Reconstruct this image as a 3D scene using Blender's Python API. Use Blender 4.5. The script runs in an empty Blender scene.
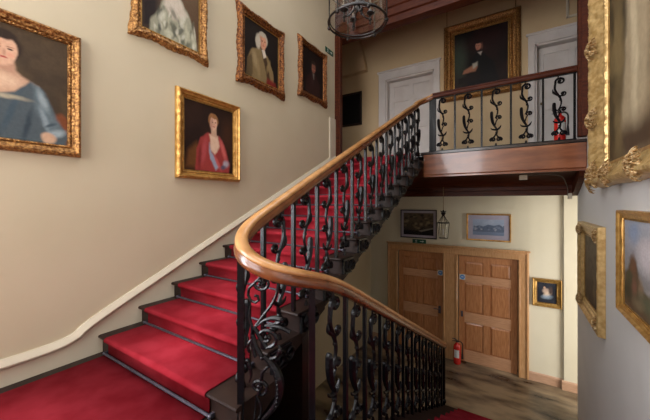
import bpy, math, random
import numpy as np
from mathutils import Vector, noise
random.seed(4)
PI = math.pi
COL = bpy.context.scene.collection

# ------------------------------------------------------------------ dimensions
XA = -2.965      # left wall face
XC = 0.78        # right wall face
YB = 6.7         # far wall face
ZG = -3.256      # ground floor
ZL = -1.258      # half landing
ZU = 0.842       # upper floor
Y1 = 1.139       # first riser of upper flight
GO, RI = 0.315, 0.15
NU = 14
YL = 1.31        # edge of landing above the lower flight
GL, RL = 0.2985, 0.1537
NL = 12
YT = 5.234       # gallery edge
ZC = 4.7         # ceiling
RXU, RXL = -1.40, -0.95   # balustrade lines

# ------------------------------------------------------------------ helpers
def lin(h):
    if isinstance(h, str):
        h = h.lstrip('#'); c = [int(h[i:i+2], 16)/255 for i in (0, 2, 4)]
    else: c = [x/255 for x in h]
    return tuple((x/12.92 if x <= .04045 else ((x+.055)/1.055)**2.4) for x in c)

def mat(name, col, rough=.5, metal=0., col2=None, nscale=20., stretch=(1, 1, 1), bump=0., bscale=None, spec=.5,
        coat=0., sheen=0., contrast=(.35, .65), detail=4, rvar=0., coatr=.1):
    m = bpy.data.materials.new(name); m.use_nodes = True
    nt = m.node_tree; b = nt.nodes['Principled BSDF']
    b.inputs['Roughness'].default_value = rough; b.inputs['Metallic'].default_value = metal
    b.inputs['Specular IOR Level'].default_value = spec
    b.inputs['Coat Weight'].default_value = coat; b.inputs['Coat Roughness'].default_value = coatr
    b.inputs['Sheen Weight'].default_value = sheen
    c = lin(col); b.inputs['Base Color'].default_value = (*c, 1)
    tc = nt.nodes.new('ShaderNodeTexCoord'); mp = nt.nodes.new('ShaderNodeMapping'); mp.inputs['Scale'].default_value = stretch
    nt.links.new(tc.outputs['Object'], mp.inputs[0])
    if col2 is not None:
        n = nt.nodes.new('ShaderNodeTexNoise'); n.inputs['Scale'].default_value = nscale; n.inputs['Detail'].default_value = detail
        nt.links.new(mp.outputs[0], n.inputs['Vector'])
        r = nt.nodes.new('ShaderNodeValToRGB'); r.color_ramp.elements[0].position = contrast[0]; r.color_ramp.elements[1].position = contrast[1]
        r.color_ramp.elements[0].color = (*c, 1); r.color_ramp.elements[1].color = (*lin(col2), 1)
        nt.links.new(n.outputs['Fac'], r.inputs[0]); nt.links.new(r.outputs[0], b.inputs['Base Color'])
        if rvar:
            mr = nt.nodes.new('ShaderNodeMapRange'); mr.inputs['To Min'].default_value = rough; mr.inputs['To Max'].default_value = rough+rvar
            nt.links.new(n.outputs['Fac'], mr.inputs[0]); nt.links.new(mr.outputs[0], b.inputs['Roughness'])
    if bump:
        n2 = nt.nodes.new('ShaderNodeTexNoise'); n2.inputs['Scale'].default_value = bscale or nscale; n2.inputs['Detail'].default_value = 3
        nt.links.new(mp.outputs[0], n2.inputs['Vector'])
        bp = nt.nodes.new('ShaderNodeBump'); bp.inputs['Strength'].default_value = bump; bp.inputs['Distance'].default_value = .01
        nt.links.new(n2.outputs['Fac'], bp.inputs['Height']); nt.links.new(bp.outputs[0], b.inputs['Normal'])
    return m

M = {}
M['wallA'] = mat('beige_wall_paint', '#beb196', .75, col2='#b8ab8f', nscale=1.2, bump=.04, bscale=14)
M['wallC'] = mat('grey_wall_paint', '#d0ceca', .7, col2='#cac8c4', nscale=1.5, bump=.04, bscale=14)
M['wallB'] = mat('cream_wall_paint', '#cdc4ab', .75, col2='#c7bda2', nscale=1.4, bump=.04, bscale=14)
M['wallU'] = mat('tan_wall_paint', '#bfa681', .75, col2='#b9a07b', nscale=1.4, bump=.04, bscale=14)
M['skirt'] = mat('cream_gloss_paint', '#c6bca6', .45, col2='#beb39d', nscale=3)
M['white'] = mat('white_door_paint', '#c9c2bd', .5, col2='#beb6b0', nscale=3)
M['ceil'] = mat('white_ceiling_paint', '#c9c4ba', .8, col2='#c2bdb2', nscale=2)
M['floor'] = mat('worn_brown_floor', '#3a2b1e', .18, col2='#9a866a', nscale=1.5, stretch=(1, 2.6, 1), contrast=(.38, .62), detail=8, rvar=.25, bump=.05, bscale=20)
M['iron'] = mat('black_gloss_ironwork', '#0b0a0c', .27, col2='#110f13', nscale=60, bump=.12, bscale=70, spec=.24, coat=.0)
M['steel'] = mat('dull_steel', '#5e5b66', .4, .6, col2='#4c4a54', nscale=40)
M['railtop'] = mat('lit_handrail_top', '#b58655', .3, col2='#996a3c', nscale=10, coat=.3, coatr=.18, spec=.4)  # lighter wood colour imitates light falling on the rail top
M['rail'] = mat('polished_handrail_wood', '#744324', .26, col2='#552d16', nscale=10, stretch=(1, 1, 1), contrast=(.3, .7), coat=.35, coatr=.18)  # rail body, darkened so the colour carries the shade on its sides
M['dwood'] = mat('dark_varnished_wood', '#1e120e', .3, col2='#2f1b14', nscale=9, stretch=(1, 6, 6), coat=.4)
M['tread'] = mat('dark_painted_step', '#1f130f', .5, col2='#2a1b15', nscale=12, coat=.0, spec=.25)
M['mahog'] = mat('red_brown_mahogany', '#50240f', .5, col2='#381407', nscale=5, stretch=(1, 8, 8), coat=.0, spec=.2)
M['fascia'] = mat('veneered_fascia_wood', '#8f5636', .3, col2='#6e3b22', nscale=3, stretch=(.8, 4, 4), coat=.6)
M['oak'] = mat('pine_door_wood', '#bd8358', .35, col2='#a56c41', nscale=7, stretch=(9, 9, 1), coat=.3, detail=6)
M['oakh'] = mat('pine_cross_grain_sheen', '#cc9c78', .3, col2='#bb8a64', nscale=7, stretch=(1, 9, 9), coat=.35, detail=6)  # cross-grain pine, paler to put the rails' reflected sheen into the colour
M['oakf'] = mat('pine_door_frame_wood', '#c4976a', .35, col2='#b08152', nscale=7, stretch=(9, 9, 1), coat=.3, detail=6)
M['base'] = mat('light_wood_skirting', '#b99478', .4, col2='#a98467', nscale=8, stretch=(1, 9, 9))
M['carpet'] = mat('red_carpet', '#851c26', 1., col2='#982a35', nscale=5, bump=.2, bscale=200, sheen=.0, spec=.05)
M['gilt'] = mat('carved_gilt', '#bd8c50', .42, .6, col2='#704822', nscale=55, contrast=(.35, .6), bump=.6, bscale=90)
M['giltr'] = mat('reddish_carved_gilt', '#9c6430', .42, .6, col2='#4c2510', nscale=50, contrast=(.35, .6), bump=.6, bscale=90)
M['giltp'] = mat('pale_carved_gilt', '#dcc294', .4, .45, col2='#8c6838', nscale=45, contrast=(.3, .55), bump=.6, bscale=80)
M['giltf'] = mat('pale_gilt', '#d3b47c', .38, .5, col2='#b18f56', nscale=22, bump=.25, bscale=60)
M['gilts'] = mat('smooth_gilt', '#cc9f58', .36, .6, col2='#a97a3a', nscale=16, bump=.1)
M['slip'] = mat('gilt_slip', '#b08a4a', .4, .6, col2='#8e682e', nscale=30)
M['dkframe'] = mat('dark_frame_wood', '#1b1310', .35, col2='#2a1c14', nscale=30)
M['mount'] = mat('pale_mount_card', '#b9aeb4', .9, col2='#b2a7ae', nscale=8)
M['brass'] = mat('aged_brass', '#7a6238', .35, .85, col2='#5c4626', nscale=30)
M['bronze'] = mat('dark_bronze', '#1c1917', .35, .6, col2='#2b2622', nscale=40)
M['redp'] = mat('red_extinguisher_paint', '#d42a22', .25, col2='#c2221c', nscale=10, coat=.6)
M['black'] = mat('black_plastic', '#141416', .4, col2='#1c1c20', nscale=30)
M['label'] = mat('white_label', '#d8d8d4', .5, col2='#cdcdc8', nscale=30)
M['blue'] = mat('blue_sign', '#2f7fc8', .4, col2='#2b78be', nscale=20)
M['green'] = mat('green_sign', '#0e4a34', .4, col2='#0c4430', nscale=20)
M['cable'] = mat('grey_cable', '#6a5f52', .5, col2='#5e5448', nscale=20)
M['back'] = mat('backing_board', '#4a3a2a', .8, col2='#3e3022', nscale=20)

def glassmat(name, tint, gl):
    m = bpy.data.materials.new(name); m.use_nodes = True; nt = m.node_tree; nt.nodes.clear()
    o = nt.nodes.new('ShaderNodeOutputMaterial'); t = nt.nodes.new('ShaderNodeBsdfTransparent'); g = nt.nodes.new('ShaderNodeBsdfGlossy')
    g.inputs['Roughness'].default_value = .06; t.inputs[0].default_value = (*tint, 1)
    mx = nt.nodes.new('ShaderNodeMixShader'); fr = nt.nodes.new('ShaderNodeLayerWeight'); fr.inputs[0].default_value = gl
    nt.links.new(fr.outputs['Facing'], mx.inputs[0]); nt.links.new(t.outputs[0], mx.inputs[1]); nt.links.new(g.outputs[0], mx.inputs[2])
    nt.links.new(mx.outputs[0], o.inputs[0]); return m
M['glass'] = glassmat('lantern_glass', (.93, .92, .9), .12)
M['pane'] = glassmat('window_glass', (.97, .98, 1), .05)

class MB:
    def __init__(s): s.v = []; s.f = []
    def box(s, x0, x1, y0, y1, z0, z1, b=0.):
        if x0 > x1: x0, x1 = x1, x0
        if y0 > y1: y0, y1 = y1, y0
        if z0 > z1: z0, z1 = z1, z0
        n = len(s.v)
        if b <= 0:
            s.v += [(x, y, z) for z in (z0, z1) for y in (y0, y1) for x in (x0, x1)]
            for q in ((0,2,3,1),(4,5,7,6),(0,1,5,4),(2,6,7,3),(0,4,6,2),(1,3,7,5)): s.f.append(tuple(n+i for i in q))
            return
        b = min(b, (x1-x0)*.45, (y1-y0)*.45, (z1-z0)*.45)
        def ring(ix, iy, z):
            X0, X1, Y0, Y1 = x0+ix, x1-ix, y0+iy, y1-iy
            return [(X0+b-ix*0, Y0, z), (X1-b, Y0, z), (X1, Y0+b, z), (X1, Y1-b, z), (X1-b, Y1, z), (X0+b, Y1, z), (X0, Y1-b, z), (X0, Y0+b, z)]
        rs = [[(x0+b, y0+b, z0), (x1-b, y0+b, z0), (x1-b, y0+b, z0), (x1-b, y1-b, z0), (x1-b, y1-b, z0), (x0+b, y1-b, z0), (x0+b, y1-b, z0), (x0+b, y0+b, z0)],
              ring(0, 0, z0+b), ring(0, 0, z1-b),
              [(x0+b, y0+b, z1), (x1-b, y0+b, z1), (x1-b, y0+b, z1), (x1-b, y1-b, z1), (x1-b, y1-b, z1), (x0+b, y1-b, z1), (x0+b, y1-b, z1), (x0+b, y0+b, z1)]]
        for r in rs: s.v += r
        for k in range(3):
            for i in range(8):
                j = (i+1) % 8; s.f.append((n+k*8+i, n+k*8+j, n+(k+1)*8+j, n+(k+1)*8+i))
        s.f.append(tuple(n+i for i in reversed(range(8)))); s.f.append(tuple(n+24+i for i in range(8)))
    def prism(s, pts, axis, a, b):   # pts: 2D outline; axis 'x': (y,z), 'y': (x,z), 'z': (x,y)
        n = len(s.v); k = len(pts)
        for t in (a, b):
            for p, q in pts:
                s.v.append((t, p, q) if axis == 'x' else (p, t, q) if axis == 'y' else (p, q, t))
        for i in range(k):
            j = (i+1) % k; s.f.append((n+i, n+j, n+k+j, n+k+i))
        s.f.append(tuple(n+i for i in reversed(range(k)))); s.f.append(tuple(n+k+i for i in range(k)))
    def tube(s, path, rad, sides=8, flat=1., normal=None, closed=False, caps=True):
        P = [Vector(p) for p in path]; n0 = len(s.v); N = len(P)
        R = rad if isinstance(rad, (list, tuple)) else [rad]*N
        prev = None
        for i, p in enumerate(P):
            if closed: t = P[(i+1) % N]-P[i-1]
            else: t = P[min(i+1, N-1)]-P[max(i-1, 0)]
            if t.length < 1e-9: t = Vector((0, 0, 1))
            t.normalize()
            if normal is not None: u = Vector(normal)
            elif prev is None: u = Vector((1, 0, 0)) if abs(t.x) < .8 else Vector((0, 1, 0))
            else: u = prev
            u = (u-t*u.dot(t)); u.normalize(); w = t.cross(u); prev = u
            for k in range(sides):
                a = 2*PI*k/sides; s.v.append(tuple(p+u*(math.cos(a)*R[i]*flat)+w*(math.sin(a)*R[i])))
        for i in range(N if closed else N-1):
            i2 = (i+1) % N
            for k in range(sides):
                k2 = (k+1) % sides; s.f.append((n0+i*sides+k, n0+i*sides+k2, n0+i2*sides+k2, n0+i2*sides+k))
        if caps and not closed:
            s.f.append(tuple(n0+k for k in reversed(range(sides)))); s.f.append(tuple(n0+(N-1)*sides+k for k in range(sides)))
    def sweep(s, path, prof):       # prof points (side, up)
        P = [Vector(p) for p in path]; n0 = len(s.v); N = len(P); K = len(prof)
        for i, p in enumerate(P):
            t = P[min(i+1, N-1)]-P[max(i-1, 0)]; t.normalize()
            sd = t.cross(Vector((0, 0, 1))); sd.normalize(); up = sd.cross(t)
            for a, b in prof: s.v.append(tuple(p+sd*a+up*b))
        for i in range(N-1):
            for k in range(K):
                k2 = (k+1) % K; s.f.append((n0+i*K+k, n0+(i+1)*K+k, n0+(i+1)*K+k2, n0+i*K+k2))
        s.f.append(tuple(n0+k for k in range(K))); s.f.append(tuple(n0+(N-1)*K+k for k in reversed(range(K))))
    def lathe(s, prof, c=(0, 0, 0), seg=20):
        n0 = len(s.v); K = len(prof)
        for i in range(seg):
            a = 2*PI*i/seg
            for r, z in prof: s.v.append((c[0]+r*math.cos(a), c[1]+r*math.sin(a), c[2]+z))
        for i in range(seg):
            j = (i+1) % seg
            for k in range(K-1): s.f.append((n0+i*K+k, n0+j*K+k, n0+j*K+k+1, n0+i*K+k+1))
        s.f.append(tuple(n0+i*K for i in reversed(range(seg)))); s.f.append(tuple(n0+i*K+K-1 for i in range(seg)))
    def ball(s, c, r, seg=8, sc=(1, 1, 1)):
        n0 = len(s.v); rings = 5
        for i in range(1, rings):
            th = PI*i/rings
            for k in range(seg):
                a = 2*PI*k/seg; s.v.append((c[0]+r*sc[0]*math.sin(th)*math.cos(a), c[1]+r*sc[1]*math.sin(th)*math.sin(a), c[2]+r*sc[2]*math.cos(th)))
        for i in range(rings-2):
            for k in range(seg):
                k2 = (k+1) % seg; s.f.append((n0+i*seg+k, n0+(i+1)*seg+k, n0+(i+1)*seg+k2, n0+i*seg+k2))
        s.v += [(c[0], c[1], c[2]+r*sc[2]), (c[0], c[1], c[2]-r*sc[2])]; t = len(s.v)-2
        for k in range(seg):
            k2 = (k+1) % seg; s.f.append((t, n0+k, n0+k2)); s.f.append((t+1, n0+(rings-2)*seg+k2, n0+(rings-2)*seg+k))
    def grid(s, fn, nu, nv):
        n0 = len(s.v)
        for j in range(nv+1):
            for i in range(nu+1): s.v.append(fn(i/nu, j/nv))
        for j in range(nv):
            for i in range(nu):
                a = n0+j*(nu+1)+i; s.f.append((a, a+1, a+nu+2, a+nu+1))
    def build(s, name, m, parent=None, at=None, smooth=40, fix=True):
        """vertices are in world (or thing-local) coordinates; 'at' becomes the origin"""
        o0 = Vector(at) if at is not None else (Vector(parent.location) if parent is not None and parent.get('_w') else Vector((0, 0, 0)))
        me = bpy.data.meshes.new(name); me.from_pydata([tuple(Vector(v)-o0) for v in s.v], [], s.f)
        import bmesh
        bm = bmesh.new(); bm.from_mesh(me)
        if fix:
            bmesh.ops.remove_doubles(bm, verts=bm.verts, dist=1e-5)
            bmesh.ops.recalc_face_normals(bm, faces=bm.faces)
        bm.to_mesh(me); bm.free()
        if smooth:
            me.shade_smooth(); me.set_sharp_from_angle(angle=math.radians(smooth))
        me.materials.append(m)
        ob = bpy.data.objects.new(name, me); COL.objects.link(ob)
        if parent is not None: ob.parent = parent
        elif at is not None: ob.location = at
        return ob

def tag(o, label=None, cat=None, group=None, kind=None):
    if label: o['label'] = label
    if cat: o['category'] = cat
    if group: o['group'] = group
    if kind: o['kind'] = kind
    return o
def thing(name, loc, label=None, cat=None, group=None, rz=0, kind=None, world=True):
    o = bpy.data.objects.new(name, None); COL.objects.link(o); o.location = loc; o.rotation_euler = (0, 0, rz); o.empty_display_size = .1
    if world: o['_w'] = 1
    return tag(o, label, cat, group, kind)
def struct(name, mb, m, label=None, smooth=None):
    o = mb.build(name, m, smooth=smooth); o['kind'] = 'structure'
    if label: o['label'] = label
    return o
def bez(pts, n=8):     # Catmull-Rom through points
    P = [Vector(p) for p in pts]; out = []
    for i in range(len(P)-1):
        a = P[max(i-1, 0)]; b = P[i]; c = P[i+1]; d = P[min(i+2, len(P)-1)]
        for k in range(n):
            t = k/n; out.append(.5*((2*b)+(c-a)*t+(2*a-5*b+4*c-d)*t*t+(3*b-a-3*c+d)*t*t*t))
    out.append(P[-1]); return out

# ------------------------------------------------------------------ room shell
b = MB()   # ground floor
b.box(XA-.2, 3.6, -1.5, YB+.3, ZG-.1, ZG); struct('floor', b, M['floor'], 'worn brown floor of the lower hall')
def holes_wall(name, m, axis, fixed0, fixed1, a0, a1, z0, z1, holes):
    """wall slab with rectangular openings; a = coordinate along the wall"""
    As = sorted({a0, a1, *[h[0] for h in holes], *[h[1] for h in holes]}); Zs = sorted({z0, z1, *[h[2] for h in holes], *[h[3] for h in holes]})
    w = MB()
    for i in range(len(As)-1):
        for j in range(len(Zs)-1):
            ca, cz = (As[i]+As[i+1])/2, (Zs[j]+Zs[j+1])/2
            if any(h[0] < ca < h[1] and h[2] < cz < h[3] for h in holes): continue
            if axis == 'x': w.box(As[i], As[i+1], fixed0, fixed1, Zs[j], Zs[j+1])
            else: w.box(fixed0, fixed1, As[i], As[i+1], Zs[j], Zs[j+1])
    return struct(name, w, m)
# far wall: hall below, landing above
D1 = (-2.29, -1.315, -1.075); D2 = (-1.022, .017, -1.075)
holes_wall('wall_far_lower', M['wallB'], 'x', YB, YB+.3, XA-.2, 3.6, ZG, .55, [(D1[0], D1[1], ZG, D1[2]), (D2[0], D2[1], ZG, D2[2])])
UD1 = (-2.577, -1.498, 2.84); UD2 = (.278, 1.36, 2.87)
holes_wall('wall_far_upper', M['wallU'], 'x', YB, YB+.3, -4.4, 3.6, .55, ZC, [(UD1[0], UD1[1], ZU, UD1[2]), (UD2[0], UD2[1], ZU, UD2[2])])
# left wall
LW = (-1.2, -.2, -.7, 3.3)  # opening for an added side window, out of view
b = MB(); b.box(XA-.2, XA, LW[1], 5.02, ZG, ZC); b.box(XA-.2, XA, -1.3, LW[1], ZG, LW[2]); b.box(XA-.2, XA, -1.3, LW[1], LW[3], ZC); b.box(XA-.2, XA, -1.3, LW[0], LW[2], LW[3]); b.box(XA-.2, XA, 5.02, YB, ZG, .55); struct('wall_left', b, M['wallA'])
b = MB(); b.box(-4.4, XA-.2, 4.9, 5.02, .5, ZC); b.box(-4.6, -4.4, 4.9, YB+.3, .5, ZC); struct('wall_upper_left', b, M['wallU'])
# right wall of the stair
b = MB(); b.box(XC, XC+.16, -1.3, 5.954, ZG, ZU-.37); b.box(XC, XC+.16, -1.3, 5.2, ZU-.37, ZC); struct('wall_right', b, M['wallC'])
b = MB(); b.box(XC+.16, 3.6, 5.08, 5.2, ZU-.3, ZC); b.box(3.6, 3.8, 5.08, YB+.3, .4, ZC); struct('wall_upper_right', b, M['wallU'])
# hall side wall with its glazed opening
HW = (2.9, 5.6, -2.6, -.2)
holes_wall('wall_hall_right', M['wallB'], 'y', 3.6, 3.8, 2.0, YB+.3, ZG, .55, [HW])
b = MB(); b.box(XC+.16, 3.8, 1.8, 2.0, ZG, .55); struct('wall_hall_near', b, M['wallB'])
# wall behind the landing with the tall window
SW = (-2.75, -1.0, -.35, 3.3)
holes_wall('wall_near', M['wallA'], 'x', -1.5, -1.3, XA-.2, XC+.16, ZG, ZC, [SW])
SK = (-2.5, .3, .2, 3.4)  # opening for an added skylight over the stair, out of view
b = MB(); b.box(-4.6, SK[0], -1.5, YB+.3, ZC, ZC+.1); b.box(SK[1], 3.8, -1.5, YB+.3, ZC, ZC+.1); b.box(SK[0], SK[1], -1.5, SK[2], ZC, ZC+.1); b.box(SK[0], SK[1], SK[3], YB+.3, ZC, ZC+.1); struct('ceiling', b, M['ceil'])
b = MB(); b.box(XA, 3.6, 6.1, YB, .3, .36); b.box(XC+.16, 3.6, 1.8, 6.1, .3, .36); struct('ceiling_hall', b, M['ceil'])
# shallow pier beside the small painting
b = MB(); b.box(.69, 1.25, YB-.05, YB, ZG, .3); struct('wall_pier', b, M['wallB'])

b = MB(); b.box(-3.0, 1.8, YB+.3, YB+.34, ZG, ZC); struct('wall_far_backing', b, M['wallU'])  # added unseen backing that stops light leaking through the door openings
def window(name, axis, f, a0, a1, z0, z1, na, nz, m):
    w = thing(name, ((a0+a1)/2, f, z0) if axis == 'x' else (f, (a0+a1)/2, z0), kind='structure')
    fr = MB(); t = .05
    def bar(p0, p1, q0, q1, d=.03):
        if axis == 'x': fr.box(p0, p1, f-d, f+d, q0, q1)
        else: fr.box(f-d, f+d, p0, p1, q0, q1)
    bar(a0, a0+t, z0, z1, .05); bar(a1-t, a1, z0, z1, .05); bar(a0, a1, z0, z0+t, .05); bar(a0, a1, z1-t, z1, .05)
    for i in range(1, na): x = a0+(a1-a0)*i/na; bar(x-.012, x+.012, z0, z1, .02)
    for i in range(1, nz): z = z0+(z1-z0)*i/nz; bar(a0, a1, z-.012, z+.012, .019)
    fr.build('window_frame', m, w)
    g = MB()
    if axis == 'x': g.box(a0+t, a1-t, f-.002, f+.002, z0+t, z1-t)
    else: g.box(f-.002, f+.002, a0+t, a1-t, z0+t, z1-t)
    g.build('pane', M['pane'], w)
window('window_1', 'x', -1.42, *SW, 4, 6, M['white'])
window('window_2', 'y', 3.7, *HW, 4, 3, M['white'])

window('added_window_4', 'y', XA-.1, *LW, 2, 6, M['white'])  # added window, put in to brighten the right wall
w = thing('added_skylight', ((SK[0]+SK[1])/2, (SK[2]+SK[3])/2, ZC), kind='structure'); b = MB()  # added skylight, put in to light the stair from above
for i in range(5): x = SK[0]+(SK[1]-SK[0])*i/4; b.box(x-.025, x+.025, SK[2], SK[3], ZC+.02, ZC+.09)
for y in (SK[2], SK[3]): b.box(SK[0], SK[1], y-.03, y+.03, ZC+.019, ZC+.1)
b.build('window_frame', M['white'], w); b = MB(); b.box(SK[0], SK[1], SK[2], SK[3], ZC+.05, ZC+.055); b.build('pane', M['pane'], w)
# ------------------------------------------------------------------ gallery (upper floor edge)
b = MB(); b.box(-4.4, 3.6, YT+.03, YB, ZU-.06, ZU); b.box(XA-.2, XC, YT-.012, YT+.04, ZU-.03, ZU+.004)
struct('floor_upper', b, M['dwood'])
b = MB()
prof = [(YT, .80), (YT, .47), (YT+.012, .455), (YT-.006, .45), (YT-.006, .425), (YT+.04, .42), (YT+.04, .80)]
b.prism(prof, 'x', -1.34, XC-.001); struct('trim_1', b, M['fascia'], 'polished veneered board along the edge of the upper landing', 30)
b = MB()
pr = [(YT+.04, .44)]
for k in range(9):
    a = PI/2*k/8; pr.append((YT+.04+.62*math.sin(a)**1.15, .44-.17*(1-math.cos(a))))
pr += [(5.92, .26), (5.92, .20), (5.94, .19), (5.94, .11), (6.1, .11), (6.1, .62), (YT+.04, .62)]
b.prism(pr, 'x', XA+.002, XC+.16); b.prism([(5.94, .11), (6.1, .11), (6.1, .42), (5.94, .42)], 'x', XC+.16, 3.6)
struct('trim_2', b, M['mahog'], 'dark mahogany coved soffit and beam under the upper landing', 30)
# curved bracket against the right wall
b = MB(); b.prism([(YT-.004, .44), (YT+.02, .39), (YT+.10, .33), (YT+.22, .28), (YT+.40, .2), (5.93, .1), (5.96, .44)], 'x', XC-.07, XC-.003)
struct('trim_3', b, M['mahog'], 'curved mahogany bracket end under the upper landing', 30)
# opening: posts and lintel
b = MB(); b.box(XA, -2.865, 5.03, 5.14, ZU, 3.2, .008); b.box(XA, -2.9, 5.01, 5.03, ZU, 3.2); struct('trim_4', b, M['mahog'], 'mahogany post at the left of the upper opening')
b = MB(); b.box(.675, XC, 5.09, 5.2, ZU+.02, 3.2, .008); b.box(.71, XC, 5.07, 5.09, ZU+.02, 3.2); struct('trim_5', b, M['mahog'], 'mahogany post at the right of the upper opening')
b = MB()
lp = [(5.02, ZC), (5.02, 3.75), (5.05, 3.73), (5.05, 3.6), (5.075, 3.58), (5.075, 3.44), (5.10, 3.42), (5.10, 3.3), (5.13, 3.28), (5.13, 3.17), (5.2, 3.15), (5.3, 3.15), (5.3, ZC)]
b.prism(lp, 'x', XA-.2, XC+.16); struct('trim_6', b, M['mahog'], 'stepped mahogany lintel across the upper opening', 30)
# boxed bulkhead, picture rail, panel moulding
b = MB(); b.prism([(-4.4, 3.14), (-3.03, 3.14), (-3.06, 3.35), (-3.13, 3.65), (-3.22, 3.95), (-3.32, 4.3), (-3.34, ZC), (-4.4, ZC)], 'y', YB-.16, YB)
struct('trim_7', b, M['wallU'], 'boxed corner bulkhead with a curved edge', 30)
b = MB(); b.prism([(YB, 4.0), (YB-.02, 4.0), (YB-.035, 4.03), (YB-.02, 4.07), (YB, 4.07)], 'x', -3.2, 3.6)
struct('trim_8', b, M['wallU'], 'painted picture rail high on the upper far wall', 30)
b = MB()
for (x0, x1, z0, z1) in ((.72, .76, 3.2, 3.95), (1.3, 1.34, 3.2, 3.95), (.72, 1.34, 3.2, 3.24), (.72, 1.34, 3.91, 3.95)): b.box(x0, x1, YB-.03, YB, z0, z1, .008)
struct('trim_9', b, M['skirt'], 'cream panel moulding above the right upper door')

# skirtings of the hall and the wall string of the stair
b = MB(); b.prism([(YB, ZG), (YB-.02, ZG), (YB-.02, ZG+.14), (YB-.006, ZG+.16), (YB, ZG+.16)], 'x', .187, .69); b.prism([(YB-.05, ZG), (YB-.07, ZG), (YB-.07, ZG+.14), (YB-.05, ZG+.16)], 'x', .66, 1.25)
b.prism([(YB, ZG), (YB-.02, ZG), (YB-.02, ZG+.14), (YB-.006, ZG+.16), (YB, ZG+.16)], 'x', XA, -2.53); struct('baseboard_far', b, M['base'], None, 30)
def nose_z(Y): return ZL+RI+RI/GO*(Y-Y1)
b = MB()
top = [(-1.3, ZL+.135), (.74, ZL+.135), (1.0, -1.055), (1.1, nose_z(1.1)+.135), (4.98, nose_z(4.98)+.135)]
bot = [(4.98, nose_z(4.98)-.34), (Y1+.3, ZL-.06), (-1.3, ZL-.06)]
b.prism(top+bot, 'x', XA-.01, XA+.018); struct('trim_10', b, M['skirt'], 'cream wall string beside the stair carpet')
b = MB()
cp = bez([(XA+.012, y, z) for y, z in [(-1.3, ZL+.15), (.2, ZL+.15), (.74, ZL+.152), (.95, -1.07), (1.12, nose_z(1.12)+.152), (2, nose_z(2)+.152), (4.97, nose_z(4.97)+.152)]], 6)
b.sweep(cp, [(-.014, -.03), (.014, -.03), (.02, -.022), (.034, -.012), (.036, -.002), (.03, .008), (.014, .028), (.006, .04), (-.014, .04)])
struct('baseboard_left', b, M['skirt'], 'cream capping moulding following the stair up the left wall', 35)
b = MB(); b.box(XA, XA+.03, 4.79, 5.0, .72, 1.59, .006); struct('trim_11', b, M['skirt'], 'cream upright batten where the stair moulding ends')

# ------------------------------------------------------------------ staircase
st = thing('staircase', (XA, Y1, ZL), 'dark-painted staircase rising along the left wall to the upper landing', 'staircase')
b = MB()
b.prism([(XA+.001, -1.299), (XC-.001, -1.299), (XC-.001, YL), (-1.01, YL), (-1.01, 1.24), (-1.08, 1.17), (-1.17, 1.15), (-1.27, 1.17), (-1.33, 1.2), (XA, 1.2)], 'z', ZL-.16, ZL)
b.build('half_landing', M['tread'], st)
for k in range(NU-1):
    y0 = Y1+GO*k; z1 = ZL+RI*(k+1); xe = -1.34 if k else -1.27
    s = MB()
    s.prism([(y0, z1-.03), (y0-.018, z1-.03), (y0-.03, z1-.024), (y0-.034, z1-.014), (y0-.03, z1-.004), (y0-.018, z1), (y0+GO, z1), (y0+GO+.02, z1-.03), (y0+GO+.02, z1-.075), (y0+.03, z1-RI-.05), (y0, z1-RI-.05)], 'x', XA+.018, xe)
    s.build('step', M['tread'], st, smooth=30)
    if k > 0:
        s = MB()   # pierced iron bracket on the end of the step
        cx, cz = y0+.09, z1-.085
        def ringp(cy, cz_, r0, turns, a0, n=20): return [(xe+.014, cy+(r0*(1-.75*i/n))*math.cos(a0+turns*2*PI*i/n), cz_+(r0*(1-.75*i/n))*math.sin(a0+turns*2*PI*i/n)) for i in range(n+1)]
        s.tube(ringp(cx-.02, cz, .058, 1.6, 0), .013, 6); s.tube(ringp(cx+.085, cz+.005, .052, 1.5, PI), .012, 6); s.box(xe, xe+.006, y0, y0+.17, z1-.14, z1-.03)
        for q in range(4):
            a = q*PI/2+.6; s.ball((xe+.016, cx+.035*math.cos(a), cz+.035*math.sin(a)), .014, 6, (.6, 1, 1))
        s.box(xe, xe+.02, y0-.01, y0+.19, z1-.03, z1-.012); s.box(xe, xe+.02, y0-.01, y0+.004, z1-.15, z1-.02); s.box(xe, xe+.02, y0+.03, y0+.15, z1-.152, z1-.14)
        s.build('bracket', M['iron'], st)
for j in range(1, NL+1):
    y0 = YL+GL*(j-1); z1 = ZL-RL*j
    s = MB()
    s.prism([(y0-.01, z1), (y0+GL-.01, z1), (y0+GL, z1-.008), (y0+GL+.004, z1-.018), (y0+GL, z1-.03), (y0+GL-.03, z1-.032), (y0+GL-.03, z1-RL-.04 if j < NL else ZG), (y0-.01, z1-.09 if j < NL else ZG)], 'x', -1.01, XC-.001)
    s.build('step', M['tread'], st, smooth=30)

b = MB(); b.box(XA, -1.36, 1.82, 1.9, ZG, ZL+RI*2-.02); struct('wall_under_stair', b, M['dwood'])
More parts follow.
